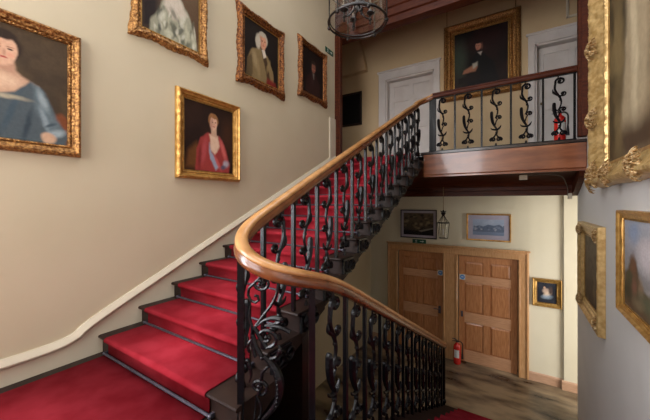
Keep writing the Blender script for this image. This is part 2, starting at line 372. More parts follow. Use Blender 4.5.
# red carpet: one runner over landing and both flights
cl, cr = -2.815, -1.525
b = MB(); T = .010
def strip(path, x0, x1, t=T):
    n = len(b.v); K = len(path)
    for y, z in path: b.v.extend([(x0, y, z), (x1, y, z)])
    for i in range(K-1): b.f.append((n+2*i, n+2*i+1, n+2*i+3, n+2*i+2))
pth = [(Y1-.012, ZL+T)]
for k in range(NU-1):
    y0 = Y1+GO*k; z1 = ZL+RI*(k+1)
    pth += [(y0-.012, z1-RI+T), (y0-.012, z1-.05), (y0-.028, z1-.038), (y0-.044, z1-.022), (y0-.046, z1-.010), (y0-.04, z1+.002), (y0-.028, z1+T-.001), (y0-.01, z1+T)]
y0 = Y1+GO*(NU-1)
pth += [(y0-.012, ZU-RI+T), (y0-.012, ZU-.05), (y0-.045, ZU-.02), (y0-.03, ZU+T), (YB-.45, ZU+T)]
strip(pth, cl, cr)
def flat(x0, x1, y0, y1, z): n = len(b.v); b.v.extend([(x0, y0, z), (x1, y0, z), (x1, y1, z), (x0, y1, z)]); b.f.append((n, n+1, n+2, n+3))
flat(-2.84, -1.535, -.85, Y1-.012, ZL+T); flat(-1.535, .62, -.85, .55, ZL+T); flat(-.78, .62, .55, YL+.03, ZL+T)
pth = [(YL+.005, ZL+T)]
for j in range(0, NL+1):
    y0 = YL+GL*j; z1 = ZL-RL*j
    pth += [(y0-.03, z1+T), (y0+.004, z1+T), (y0+.014, z1-.006), (y0+.014, z1-.03), (y0-.005, z1-.045), (y0-.015, z1-RL+T if j < NL else ZG)]
strip(pth, -.75, .60)
ob = b.build('stair_carpet', M['carpet'], at=(cl, Y1, ZL), smooth=60)
sol = ob.modifiers.new('thick', 'SOLIDIFY'); sol.thickness = .008; sol.offset = -1
tag(ob, 'red stair carpet running down over the steps and across the half landing', 'carpet')

# stair rods
ORD = ['first', 'second', 'third', 'fourth', 'fifth', 'sixth', 'seventh', 'eighth', 'ninth', 'tenth', 'eleventh', 'twelfth', 'thirteenth', 'topmost']
rod0 = None
for k in range(NU):
    loc = ((cl+cr)/2, Y1+GO*k-.028, ZL+RI*k+T+.012)
    if rod0 is None:
        hw = (cr-cl)/2+.03
        s = MB(); s.tube([(-hw, 0, 0), (hw, 0, 0)], .0095, 8); rod0 = s.build('stair_rod', M['steel'])
        rr = [rod0]
        for sx in (-1, 1):
            e = MB(); e.ball((sx*hw, 0, 0), .014, 8); e.box(sx*hw-.008, sx*hw+.008, -.004, .03, -.016, .012); eo = e.build('end_bracket', M['steel'], rod0); rr.append(eo)
        o = rod0
    else:
        o = rod0.copy(); COL.objects.link(o)
        for c in rr[1:]:
            d = c.copy(); COL.objects.link(d); d.parent = o
    o.location = loc
    tag(o, ('dark metal stair rod at the foot of the %s riser up the red flight' % ORD[k]) if k < NU-1 else 'dark metal stair rod at the foot of the topmost riser below the upper landing', 'stair rod', 'stair rods holding the red carpet')

# ------------------------------------------------------------------ ironwork
def spiral(cx, cy, r0, r1, a0, turns, n=18):
    return [(cx+(r0+(r1-r0)*i/n)*math.cos(a0+turns*2*PI*i/n), cy+(r0+(r1-r0)*i/n)*math.sin(a0+turns*2*PI*i/n)) for i in range(n+1)]
SW_, SR_ = 1.2, 1.3
def stroke(mb, pts, r, n=5, flat=1.15):
    """pts (w,h); r list of radii interpolated along"""
    P = bez([(p[0]*SW_, 0, p[1]) for p in pts], n) if n > 1 else [Vector((p[0]*SW_, 0, p[1])) for p in pts]
    N = len(P); R = []
    for i in range(N):
        t = i/(N-1)*(len(r)-1); k = min(int(t), len(r)-2); R.append((r[k]+(r[k+1]-r[k])*(t-k))*SR_)
    mb.tube(P, R, 6, flat, normal=(0, 1, 0))
def scroll_mesh(mb, s=1.):
    sp = spiral(.010, .795, .006, .046, .3, 1.5)
    stroke(mb, sp+[(-.036, .76), (-.040, .70), (-.022, .64), (.006, .58), (.020, .52), (.012, .46), (-.008, .41)], [.006, .008, .009, .010, .012, .012, .011, .007], 2)
    stroke(mb, spiral(.036, .625, .005, .032, 0, -1.4)+[(.012, .56)], [.006, .008, .008], 1)
    stroke(mb, [(-.060, .70), (-.054, .655), (-.030, .625), (-.008, .60)], [.003, .011, .009, .005])
    stroke(mb, [(-.045, .515), (-.047, .49), (-.045, .42), (-.034, .35), (-.010, .285), (.012, .235), (.010, .18)], [.010, .018, .019, .017, .013, .009, .009], 4)
    stroke(mb, spiral(.036, .415, .005, .034, PI*.5, 1.4)+[(.004, .37), (-.008, .31)], [.006, .009, .009, .007], 1)
    stroke(mb, [(.056, .30), (.040, .262), (.010, .24), (-.040, .250), (-.058, .275)], [.003, .011, .012, .009, .003])
    for sx in (-1, 1): stroke(mb, spiral(sx*.034, .095, .006, .036, PI/2, sx*-1.35 if sx > 0 else 1.35)+[(sx*.012, .15), (.004, .19)], [.006, .009, .010, .009], 1)
    for c in ((.010, .795), (.036, .625), (.036, .415), (-.034, .095), (.034, .095)): mb.ball((c[0]*SW_, 0, c[1]), .013, 6)
    mb.ball((.006, 0, .20), .017, 6); mb.ball((.014, 0, .545), .016, 6)
    mb.tube([(0, 0, .0), (.0, 0, .04)], [.018, .010], 6); mb.tube([(-.012, 0, .835), (-.008, 0, .885)], .008, 6)
sm = MB(); scroll_mesh(sm)
bm_ = MB(); bm_.box(-.0135, .0135, -.0135, .0135, 0, 1)
BS = thing('stair_balustrade', (RXL, 4.9, ZG), 'black iron scrollwork balustrade with a curving polished wood handrail on the stairs', 'balustrade')
BB = thing('gallery_balustrade', (-1.19, YT, ZU), 'black iron scrollwork balustrade along the edge of the upper landing', 'balustrade')
protos = {}
def iron_part(name, key, mb, x, y, z, rz, sz, parent):
    if key not in protos:
        o = mb.build(name, M['iron'], parent, at=(0, 0, 0)); protos[key] = o
    else:
        o = protos[key].copy(); COL.objects.link(o); o.parent = parent
    o.location = Vector((x, y, z))-parent.location; o.rotation_euler = (0, 0, rz); o.scale = (1, 1, sz)
    return o
def bar(x, y, z0, z1, rz=0, parent=None): iron_part('bar', 'bar', bm_, x, y, z0, rz, z1-z0, parent or BS)
def scroll(x, y, z0, z1, rz, parent=None): iron_part('scroll_baluster', 'scroll', sm, x, y, z0, rz, (z1-z0)/.885, parent or BS)

cyT = 1.351; cxT = (RXU+RXL)/2; rT = (RXL-RXU)/2
# handrail path (top centre line)
path = []
for Y in np.linspace(4.93, 1.40, 71): path.append((RXL, Y, -.519-.515*(Y-1.736)))
a_z = [(0, -.375), (.25, -.335), (.5, -.265), (.75, -.20), (1, -.10)]
def turn_z(t):
    for (t0, z0), (t1, z1) in zip(a_z, a_z[1:]):
        if t <= t1+1e-9: return z0+(z1-z0)*(t-t0)/(t1-t0)
for i in range(0, 21):
    t = i/20; a = -PI*t
    path.append((cxT+rT*math.cos(a), cyT+rT*math.sin(a), turn_z(t)))
for Y in np.linspace(1.4, 4.9, 71): path.append((RXU, Y, nose_z(Y)+.92))
path += [tuple(q) for q in bez([(-1.40, 4.94, 1.63), (-1.397, 5.0, 1.665), (-1.37, 5.10, 1.715), (-1.32, 5.19, 1.765), (-1.255, 5.227, 1.80), (-1.19, YT, 1.822)], 4)]
path = [Vector(q) for q in path]
# smooth heights
zz = [p.z for p in path]
for _ in range(40): zz = [zz[0]]+[(zz[i-1]+2*zz[i]+zz[i+1])/4 for i in range(1, len(zz)-1)]+[zz[-1]]
path = [Vector((p.x, p.y, z)) for p, z in zip(path, zz)]
for _ in range(6):
    path = [path[0]]+[Vector(((path[i-1].x+2*path[i].x+path[i+1].x)/4, (path[i-1].y+2*path[i].y+path[i+1].y)/4, path[i].z)) for i in range(1, len(path)-1)]+[path[-1]]
HQ = [(.028, -.100), (.038, -.096), (.046, -.080), (.047, -.062), (.041, -.047), (.034, -.040), (.033, -.037), (.041, -.031), (.042, -.020), (.036, -.008), (.022, -.002)]
HQ = [(x*.88, z*.9) for x, z in HQ]; HP = [(-x, z) for x, z in HQ]+[(0, .001)]+HQ[::-1]
GR = HQ[:7]; TP = HQ[6:]
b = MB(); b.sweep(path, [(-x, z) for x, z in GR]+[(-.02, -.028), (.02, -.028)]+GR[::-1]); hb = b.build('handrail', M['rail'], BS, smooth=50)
b = MB(); b.sweep(path, [(-.02, -.0340), (-.0285, -.0340)]+[(-x, z) for x, z in TP]+[(0, .001)]+TP[::-1]+[(.0285, -.0340), (.02, -.0340)]); o = b.build('top_roll', M['railtop'], hb, at=(0, 0, 0), smooth=50); o.location = (0, 0, 0); o.data.transform(__import__('mathutils').Matrix.Translation(-BS.location)); o['label'] = 'top of the handrail, coloured lighter as if lit from above'
b = MB(); b.sweep([p-Vector((0, 0, .0885)) for p in path], [(-.018, -.01), (-.018, .0), (.018, .0), (.018, -.01)]); b.build('core_rail', M['iron'], BS, smooth=30)
def rail_under(x, y):
    best = min(path, key=lambda p: (p.x-x)**2+(p.y-y)**2)
    i = min(range(len(path)), key=lambda i: (path[i].x-x)**2+(path[i].y-y)**2)
    # interpolate on neighbours
    z = best.z
    for j in (i-1, i+1):
        if 0 <= j < len(path):
            a, c = path[i], path[j]; d = Vector((c.x-a.x, c.y-a.y)); L = d.length
            if L > 1e-6:
                t = (Vector((x-a.x, y-a.y)).dot(d))/L/L
                if 0 <= t <= 1: z = a.z+(c.z-a.z)*t
    return z-.092
def treadU(y):
    k = int(math.floor((y-Y1+.02)/GO))+1
    return ZL+RI*max(0, min(k, NU)) if y > Y1-.02 else ZL
def treadL(y):
    j = int(math.floor((y-YL)/GL))+1
    return ZL-RL*max(0, min(j, NL))
for k in range(1, 13):                       # upper flight
    y = Y1+GO*k-.005
    bar(RXU, y, treadU(y+.01), rail_under(RXU, y)+.005)
    if k < 13: scroll(RXU, y+GO/2, treadU(y+GO/2), rail_under(RXU, y+GO/2)+.01, -PI/2)
scroll(-1.385, 1.262, ZL+RI, rail_under(-1.385, 1.262), -PI/2+.4)
scroll(RXU+.02, 5.04, ZU-RI, rail_under(RXU, 5.04)+.01, -PI/2)
bt = MB(); bt.box(-.018, .018, -.012, .012, 0, 1); iron_part('bar', 'turnbar', bt, -1.284, 1.154, ZL, .6, rail_under(-1.284, 1.154)+.01-ZL, BS)
iron_part('bar', 'turnbar', bt, RXL, 1.36, treadL(1.36), .6, rail_under(RXL, 1.36)+.01-treadL(1.36), BS)
for j in range(0, 12):
    y = 1.445+GL*j
    if j > 0: bar(RXL, y, treadL(y), rail_under(RXL, y)+.005)
    if j < 11: scroll(RXL, y+GL/2, treadL(y+GL/2), rail_under(RXL, y+GL/2)+.01, PI/2)
b = MB(); b.box(RXL-.022, RXL+.022, 4.87, 4.914, ZL-RL*NL, rail_under(RXL, 4.89)+.02, .004); b.ball((RXL, 4.892, ZL-RL*NL+.05), .04, 8); b.build('newel', M['iron'], BS)
# the broad scroll panel in the turn
b = MB(); SW_, SR_ = 1.3, .85
def st2(p, r, n=5): stroke(b, p, r, n, 1.0)
st2([(.038, .45), (.075, .41), (.100, .35), (.106, .30), (.098, .235), (.074, .18), (.035, .12), (.012, .06), (.02, .0)], [.014, .022, .028, .027, .022, .018, .014, .012, .012], 4)
st2(spiral(.014, .287, .008, .044, PI*.2, -1.35)+[(.03, .365), (.055, .40)], [.013, .011, .012, .012], 1)
st2([(.004, .235), (.022, .19), (.022, .14), (-.004, .09), (-.002, .16), (.004, .235)], [.006, .007, .007, .007, .005, .006])
st2(spiral(.047, .551, .010, .052, PI*.3, -1.4)+[(-.008, .60), (-.014, .56), (0, .50), (.026, .45)], [.012, .011, .012, .015, .014], 1)
st2([(.0, .49), (-.016, .56), (.02, .64), (.062, .71), (.090, .775), (.098, .84), (.085, .875)], [.012, .011, .009, .010, .010, .009, .007])
st2([(-.012, .58), (.03, .632), (.075, .655), (.112, .65), (.092, .63), (.04, .612)], [.005, .008, .015, .020, .010, .005])
st2([(.04, .61), (.10, .612), (.150, .592)], [.007, .010, .014])
st2(spiral(.020, .828, .010, .042, -PI*.15, 1.3)+[(-.030, .80), (-.034, .765), (-.022, .735), (.0, .728), (.014, .742), (.010, .762), (-.004, .764)], [.010, .010, .010, .009, .009], 1)
st2([(-.022, .71), (-.028, .65), (-.016, .59), (-.014, .50), (.0, .44)], [.005, .009, .010, .012, .012])
st2([(-.045, .42), (-.03, .40), (-.02, .34), (-.03, .30)], [.012, .012, .009, .004])
st2([(.10, .52), (.106, .49), (.09, .455), (.06, .44)], [.006, .018, .012, .008])
st2([(-.03, .46), (-.034, .50), (-.02, .53)], [.008, .010, .004])
for c in ((.014, .287), (.047, .551), (.020, .828), (-.036, .414), (.028, .44)): b.ball((c[0]*SW_, 0, c[1]), .013, 8)
for i in range(9): b.ball(((.098+.006*math.sin(i*.5))*SW_, -.026, .215+.022*i), .006, 6)
o = b.build('scroll_panel', M['iron'], BS, at=(0, 0, 0)); o.location = Vector((-1.165, 1.148, ZL))-BS.location; o.rotation_euler = (0, 0, .32)

# gallery balustrade
gp = [(-1.19, YT, 1.822), (-.9, YT, 1.826), (0, YT, 1.836), (.68, YT, 1.842)]
b = MB(); b.sweep(gp, HP); b.build('handrail', M['mahog'], BB, smooth=50)
b = MB(); b.sweep([(p[0], p[1], p[2]-.0885) for p in gp], [(-.018, -.012), (-.018, 0), (.018, 0), (.018, -.012)]); b.box(-1.25, .675, YT-.02, YT+.02, ZU+.004, ZU+.016); b.build('core_rail', M['iron'], BB, smooth=30)
b = MB(); b.box(-1.245, -1.135, YT-.012, YT+.012, ZU, 1.75, .003); b.build('standard', M['iron'], BB)
for x in (-.844, -.459, -.075, .31, .655): bar(x, YT, ZU, 1.755, 0, BB)
for x in (-1.04, -.655, -.268, .11, .49): scroll(x, YT, ZU+.01, 1.757, 0, BB)

# ------------------------------------------------------------------ doors
def pine_door(name, x0, x1, ztop, hx, stains):
    w = thing(name, ((x0+x1)/2, YB, ZG), kind='structure')
    yf = YB+.035; st_ = .115; H = ztop-ZG; zr = [0, .24, .76, .98, 1.62, 1.73, 1.99, H-.02]
    xm = (x0+x1)/2
    b = MB()
    for a0, a1 in ((x0+.01, x0+st_), (x1-st_, x1-.01), (xm-.06, xm+.06)): b.box(a0, a1, yf, yf+.045, ZG+.008, ztop-.01)
    b.box(x0+.01, x1-.01, yf+.02, yf+.04, ZG+.008, ztop-.01)
    for zi in ((.24, .80), (1.00, 1.60), (1.75, 2.02)):
        for a0, a1 in ((x0+st_, xm-.06), (xm+.06, x1-st_)):
            z0, z1 = ZG+zi[0]*H/2.15, ZG+zi[1]*H/2.15
            n = len(b.v); q = .035
            b.v += [(a0, yf+.019, z0), (a1, yf+.019, z0), (a1, yf+.019, z1), (a0, yf+.019, z1), (a0+q, yf+.002, z0+q), (a1-q, yf+.002, z0+q), (a1-q, yf+.002, z1-q), (a0+q, yf+.002, z1-q)]
            for i in range(4): b.f.append((n+i, n+(i+1) % 4, n+4+(i+1) % 4, n+4+i))
            b.f.append((n+4, n+5, n+6, n+7))
    b.build('door_leaf', M['oak'], w, fix=False, smooth=None)
    for z0, z1 in ((.01, .24), (.80, 1.00), (1.60, 1.75), (2.02, 2.135)):
        r = MB(); r.box(x0+st_, x1-st_, yf-.001, yf+.03, ZG+z0*H/2.15, ZG+z1*H/2.15); r.build('door_rail', M['oakh'] if z1 < 2.1 else M['oak'], w)
    h = MB(); zc = ZG+.97
    h.box(hx-.025, hx+.025, yf-.008, yf, zc-.08, zc+.08, .003); h.tube([(hx, yf, zc+.02), (hx, yf-.05, zc+.02), (hx-.02 if hx > xm else hx+.02, yf-.056, zc+.02), (hx-.11 if hx > xm else hx+.11, yf-.056, zc+.02)], .009, 8)
    if hx < xm: h = MB(); h.box(hx-.02, hx+.02, yf-.006, yf, zc-.06, zc+.06, .003); h.ball((hx, yf-.01, zc), .01, 8)
    h.build('door_handle', M['steel'], w)
    return w
pine_door('door_1', D1[0], D1[1], D1[2], D1[1]-.075, 0); pine_door('door_2', D2[0], D2[1], D2[2], D2[0]+.07, 0)
fr = thing('door_frame', (-1.17, YB, ZG), kind='structure')
b = MB()
def cas(x0, x1, z0, z1):
    b.box(x0, x1, YB-.03, YB+.04, z0, z1, .006)
b2 = []
for x0, x1 in ((-2.53, D1[0]), (D1[1], D2[0]), (D2[1], .187)): cas(x0, x1, ZG, D1[2])
cas(-2.53, .187, D1[2], -.91); 
b.box(-2.55, .21, YB-.052, YB, -.93, -.90, .006)
for x0, x1, sx in ((-2.53, D1[0], 1), (D1[1], D2[0], 0), (D2[1], .187, -1)):
    if sx >= 0: b.box(x1-.035, x1-.012, YB-.042, YB-.02, ZG, D1[2]-.001, .005)
    if sx <= 0: b.box(x0+.012, x0+.035, YB-.042, YB-.02, ZG, D1[2]-.001, .005)
    if sx: xx = x0+.01 if sx > 0 else x1-.04; b.box(xx, xx+.03, YB-.045, YB-.02, ZG, -.935, .006)
b.box(-2.5, .157, YB-.044, YB-.02, -.965, -.935, .006)
b.build('architrave', M['oakf'], fr)
def painted_door(name, x0, x1, zt, fx0, fx1):
    w = thing(name, ((x0+x1)/2, YB, ZU), kind='structure'); b = MB()
    for a0, a1 in ((fx0, x0), (x1, fx1)): b.box(a0, a1, YB-.03, YB+.02, ZU, zt+.18, .008); 
    b.box(fx0, fx1, YB-.032, YB+.02, zt, zt+.2, .008); b.box(fx0-.03, fx1+.03, YB-.06, YB, zt+.17, zt+.21, .01)
    b.box(x0, x0+.03, YB, YB+.2, ZU, zt); b.box(x1-.03, x1, YB, YB+.2, ZU, zt); b.box(x0, x1, YB, YB+.2, zt-.03, zt)
    b.build('door_frame', M['white'], w)
    b = MB(); yf = YB+.15; xm = (x0+x1)/2
    b.box(x0+.03, x1-.03, yf+.02, yf+.05, ZU+.005, zt-.03)
    for a0, a1 in ((x0+.03, x0+.14), (x1-.14, x1-.03), (xm-.05, xm+.05)): b.box(a0, a1, yf, yf+.03, ZU+.005, zt-.03, .004)
    for z0, z1 in ((.005, .22), (.85, 1.03), (1.5, 1.6), (zt-ZU-.15, zt-ZU-.03)): b.box(x0+.03, x1-.03, yf+.001, yf+.03, ZU+z0, ZU+z1, .004)
    b.build('door_leaf', M['white'], w)
    b = MB(); b.ball((x0+.11, yf-.03, ZU+.97), .028, 10); b.tube([(x0+.11, yf, ZU+.97), (x0+.11, yf-.03, ZU+.97)], .01); b.build('door_handle', M['brass'], w)
painted_door('door_3', UD1[0], UD1[1], UD1[2], -2.75, -1.375); painted_door('door_4', UD2[0], UD2[1], UD2[2], .172, 1.47)

# ------------------------------------------------------------------ paintings
def sRGB(h): return np.array(lin(h))
class Paint:
    def __init__(s, nx, ny, seed=0, warp=.01):
        s.nx, s.ny = nx, ny; u, v = np.meshgrid(np.linspace(0, 1, nx+1), np.linspace(0, 1, ny+1)); s.u0, s.v0 = u.copy(), v.copy()
        rs = np.random.RandomState(seed); s.rs = rs
        du = s.noise(6)*warp+s.noise(25)*warp*.5; dv = s.noise(6)*warp+s.noise(25)*warp*.5
        s.u, s.v = u+du, v+dv; s.c = np.zeros(u.shape+(3,))
    def noise(s, k):
        g = s.rs.rand(k+2, k+2)*2-1; x = s.u0*k; y = s.v0*k; i = x.astype(int); j = y.astype(int); fx = x-i; fy = y-j
        fx = fx*fx*(3-2*fx); fy = fy*fy*(3-2*fy)
        return (g[j, i]*(1-fx)*(1-fy)+g[j, i+1]*fx*(1-fy)+g[j+1, i]*(1-fx)*fy+g[j+1, i+1]*fx*fy)
    def mix(s, m, col): s.c = s.c*(1-m[..., None])+sRGB(col)*m[..., None]; return s
    def bg(s, bottom, top, left=None):
        s.c[:] = sRGB(bottom); s.mix(np.clip(s.v, 0, 1), top)
        if left: s.mix(np.clip(1-s.u*1.6, 0, 1), left)
        return s
    def mottle(s, k, col, amt): return s.mix(np.clip(s.noise(k), 0, 1)*amt, col)
    def ell(s, cx, cy, rx, ry, col, rot=0, soft=.15, op=1.):
        c, n = math.cos(rot), math.sin(rot); a = ((s.u-cx)*c+(s.v-cy)*n)/rx; b_ = (-(s.u-cx)*n+(s.v-cy)*c)/ry
        d = np.sqrt(a*a+b_*b_); return s.mix(np.clip((1-d)/soft+.5, 0, 1)*op, col)
    def poly(s, pts, col, soft=.015, op=1.):
        n = len(pts); ins = np.zeros(s.u.shape, bool); dist = np.full(s.u.shape, 9.)
        for i in range(n):
            x0, y0 = pts[i]; x1, y1 = pts[(i+1) % n]
            cond = ((y0 > s.v) != (y1 > s.v)); xi = (x1-x0)*(s.v-y0)/((y1-y0) or 1e-9)+x0; ins ^= cond & (s.u < xi)
            L = (x1-x0)**2+(y1-y0)**2; t = np.clip(((s.u-x0)*(x1-x0)+(s.v-y0)*(y1-y0))/L, 0, 1)
            dist = np.minimum(dist, np.hypot(s.u-x0-t*(x1-x0), s.v-y0-t*(y1-y0)))
        sd = np.where(ins, dist, -dist); return s.mix(np.clip(sd/soft+.5, 0, 1)*op, col)
    def face(s, cx, cy, r, skin='#c69c80', hair='#6a4a38', asp=1., turn=.12, hairup=.5, dark='#8a5a48'):
        ry = r*1.32*asp
        s.ell(cx-turn*r*.6, cy+ry*hairup*.55, r*1.22, ry*1.0, hair, soft=.2)
        s.ell(cx, cy, r*.86, ry, skin, soft=.18)
        s.ell(cx-turn*r*5, cy-ry*.1, r*.4, ry*.8, dark, soft=.9, op=.45)
        s.ell(cx, cy+ry*1.02, r*.8, ry*.34, hair, soft=.3)
        for sx in (-1, 1):
            ex = cx+turn*r+sx*r*.34
            s.ell(ex, cy+ry*.12, r*.16, ry*.06, '#3a2420', soft=.6); s.ell(ex, cy+ry*.27, r*.2, ry*.035, dark, soft=.8)
        s.ell(cx+turn*r*1.4, cy-ry*.16, r*.10, ry*.22, dark, soft=.9, op=.5); s.ell(cx+turn*r, cy-ry*.47, r*.24, ry*.06, '#9c4038', soft=.5)
        s.ell(cx-r*.4, cy-ry*.25, r*.2, ry*.14, '#c87a64', soft=.9, op=.4); s.ell(cx+r*.5, cy-ry*.25, r*.2, ry*.14, '#c87a64', soft=.9, op=.4)
        return s

def cmat(name):
    m = bpy.data.materials.new(name); m.use_nodes = True; nt = m.node_tree; p = nt.nodes['Principled BSDF']; p.inputs['Roughness'].default_value = .6; p.inputs['Specular IOR Level'].default_value = .25
    a = nt.nodes.new('ShaderNodeAttribute'); a.attribute_name = 'paint'
    n = nt.nodes.new('ShaderNodeTexNoise'); n.inputs['Scale'].default_value = 45; n.inputs['Detail'].default_value = 5
    mx = nt.nodes.new('ShaderNodeMixRGB'); mx.blend_type = 'OVERLAY'; mx.inputs[0].default_value = .22
    nt.links.new(a.outputs['Color'], mx.inputs[1]); nt.links.new(n.outputs['Fac'], mx.inputs[2]); nt.links.new(mx.outputs[0], p.inputs['Base Color'])
    bp = nt.nodes.new('ShaderNodeBump'); bp.inputs['Strength'].default_value = .12; bp.inputs['Distance'].default_value = .004
    nt.links.new(n.outputs['Fac'], bp.inputs['Height']); nt.links.new(bp.outputs[0], p.inputs['Normal']); return m
M['canvas'] = cmat('oil_paint'); M['print'] = cmat('printed_paper')

def frame_mesh(wi, hi, prof, wave=0., carve=0., bead=None, freq=40., step=.010, seed=0, corner=0., lobes=2, twist=0):
    """wi,hi: sight size; prof: (outward, depth) list; local x right, z up, front is -y; centred on x, z from 0 at sight centre"""
    mb = MB(); K = len(prof); bw = prof[-1][0]; rings = []
    sides = [(-1, -1, 1, -1), (1, -1, 1, 1), (1, 1, -1, 1), (-1, 1, -1, -1)]
    for (sx0, sz0, sx1, sz1) in sides:
        L = wi if sz0 == sz1 else hi; N = max(6, int(L/step))
        for i in range(N):
            t = i/N; cx = sx0+(sx1-sx0)*t; cz = sz0+(sz1-sz0)*t
            dc = min(t, 1-t)*L
            wv = wave*(.5+.5*math.cos(2*PI*lobes*t))-wave*.35+corner*math.exp(-(dc/(bw*1.1))**2)
            if wave: wv += wave*.18*math.sin(2*PI*t*lobes*6)
            pos = t*L; row = []
            for k, (o, y) in enumerate(prof):
                oo = o*(1+wv*(o/bw)) if o > 0 else o
                px = cx*wi/2+(math.copysign(oo, cx)*abs(cx) if True else 0); pz = cz*hi/2+math.copysign(oo, cz)*abs(cz)
                if sz0 == sz1: px = cx*(wi/2+oo); pz = cz*(hi/2+oo)
                else: px = cx*(wi/2+oo); pz = cz*(hi/2+oo)
                d = y
                mid = 0 < k < K-2
                if carve and mid:
                    nz = noise.noise(Vector((px*freq, pz*freq, seed*7.3)))+.5*noise.noise(Vector((px*freq*2.1, pz*freq*2.1, seed*3.1)))
                    lf = abs(math.sin(PI*pos/(bw*.9)+k*.5))
                    d = y+carve*(nz*.8+lf*.5-.2)
                    d += carve*corner*1.5*math.exp(-(dc/(bw*1.1))**2)
                if bead and k in bead: d += .006*abs(math.sin(PI*pos/.022))-.002
                row.append((px, -max(d, .001), pz))
            rings.append(row)
    n = len(rings)
    for r in rings: mb.v += r
    for i in range(n):
        j = (i+1) % n
        for k in range(K-1): mb.f.append((i*K+k, j*K+k, j*K+k+1, i*K+k+1))
    return mb

WALLS = {'A': (lambda a: (XA+.002, a), PI/2), 'B': (lambda a: (a, YB-.002), 0), 'C': (lambda a: (XC-.002, a), -PI/2)}
def picture(name, label, cat, wall, a0, a1, z0, z1, bw, style, paint, depth=.05, gilt='gilt', group=None, slip=0., seed=0, glass=False, cm='canvas', mount=None, yoff=0.):
    f, rz = WALLS[wall]; x, y = f((a0+a1)/2); w, h = a1-a0, z1-z0
    if wall == 'B': y -= yoff
    t = thing(name, (x, y, z0), label, cat, group, rz=rz, world=False)
    wi, hi = w-2*bw, h-2*bw
    if style == 'rococo':
        pr = [(0, .012), (bw*.08, depth*.55), (bw*.18, depth*.5), (bw*.3, depth*.6), (bw*.45, depth*.9), (bw*.58, depth), (bw*.72, depth*.9), (bw*.86, depth*.65), (bw*.96, depth*.4), (bw, .0)]
        mb = frame_mesh(wi, hi, pr, wave=.22, carve=depth*.2, freq=100, seed=seed, corner=.14, step=.007)
    elif style == 'carved':
        pr = [(0, .010), (bw*.06, .024), (bw*.16, .026), (bw*.24, .018), (bw*.34, depth*.6), (bw*.46, depth*.62), (bw*.56, depth*.72), (bw*.68, depth), (bw*.8, depth*.96), (bw*.9, depth*.6), (bw*.97, depth*.5), (bw, .0)]
        mb = frame_mesh(wi, hi, pr, carve=depth*.09, bead=(1, 2), freq=150, seed=seed, step=.006)
    elif style == 'heavy':   # deep carved frame, rising outwards
        pr = [(0, .012), (bw*.05, .035), (bw*.13, .04), (bw*.2, .045), (bw*.3, depth*.5), (bw*.42, depth*.6), (bw*.52, depth*.75), (bw*.62, depth*.88), (bw*.72, depth), (bw*.82, depth*.98), (bw*.9, depth*.8), (bw*.96, depth*.5), (bw, .0)]
        mb = frame_mesh(wi, hi, pr, wave=.04, carve=depth*.07, freq=70, seed=seed, corner=.05, lobes=3, step=.01)
    elif style == 'plain':
        pr = [(0, .008), (bw*.15, depth*.6), (bw*.5, depth*.7), (bw*.75, depth), (bw, depth*.9), (bw, 0)]
        mb = frame_mesh(wi, hi, pr, step=.2)
    else:                    # 'moulded'
        pr = [(0, .008), (bw*.08, .02), (bw*.2, .022), (bw*.3, depth*.55), (bw*.55, depth*.6), (bw*.68, depth*.85), (bw*.85, depth), (bw*.95, depth*.9), (bw, 0)]
        mb = frame_mesh(wi, hi, pr, carve=depth*.05, bead=(1,), freq=60, seed=seed, step=.02)
    mb.v = [(p[0], p[1], p[2]+h/2) for p in mb.v]
    mb.build('frame', M[gilt], t, smooth=45 if style in ('rococo', 'heavy', 'carved') else 30)
    if style in ('heavy', 'cornered'):   # leafy corner and centre ornaments
        rs = random.Random(seed)
        cen = [(sx*(wi/2+bw*.55), h/2+sz*(hi/2+bw*.55), 1.25) for sx in (-1, 1) for sz in (-1, 1)]+[(sx*(wi/2+bw*.55), h/2+q*hi*.3, .8) for sx in (-1, 1) for q in (-1, 0, 1)]+[(q*wi*.3, h/2+sz*(hi/2+bw*.55), .8) for sz in (-1, 1) for q in (-1, 0, 1)]
        if style == 'cornered': cen = [(c0[0]*.93, h/2+(c0[1]-h/2)*.93, .75) for c0 in cen[:4]]
        for cx, cz, s_ in cen:
            orn = MB()
            for i in range(70):
                a = rs.uniform(0, 2*PI); r = bw*s_*.62*math.sqrt(rs.random()); L = bw*.11*rs.uniform(.6, 1.2)
                x_, z_ = cx+math.cos(a)*r, cz+math.sin(a)*r
                y_ = -depth*(1.12-.35*(r/(bw*s_*.62))**2)
                pts = [(x_-math.cos(a+1)*L, y_+.02, z_-math.sin(a+1)*L), (x_, y_-.02, z_), (x_+math.cos(a)*L, y_, z_+math.sin(a)*L), (x_+math.cos(a+.7)*L*1.5, y_+.012, z_+math.sin(a+.7)*L*1.5)]
                P = bez(pts, 3); n = len(P); orn.tube(P, [bw*.024*math.sin(PI*(i2+.6)/(n+.2))+.001 for i2 in range(n)], 6)
            orn.build('ornament', M['giltp'], t)
    if slip:
        s = MB()
        for q in ((-wi/2, wi/2, 0, slip), (-wi/2, wi/2, hi-slip, hi)): s.box(q[0], q[1], -.014, -.006, bw+q[2], bw+q[3])
        for q in ((-wi/2, -wi/2+slip), (wi/2-slip, wi/2)): s.box(q[0], q[1], -.0139, -.006, bw, bw+hi)
        s.build('slip', M['slip'], t)
    if mount:
        s = MB(); s.box(-wi/2, wi/2, -.006, -.003, bw, bw+hi); s.build('mount', M['mount'], t)
        m_ = mount
    else: m_ = 0
    cw, ch = wi-2*m_+.004, hi-2*m_+.004
    me = MB(); me.grid(lambda u, v: (-cw/2+u*cw, -.0072, h/2-ch/2+v*ch), paint.nx, paint.ny)
    o = me.build('canvas' if cm == 'canvas' else 'print', M[cm], t, fix=False, smooth=None)
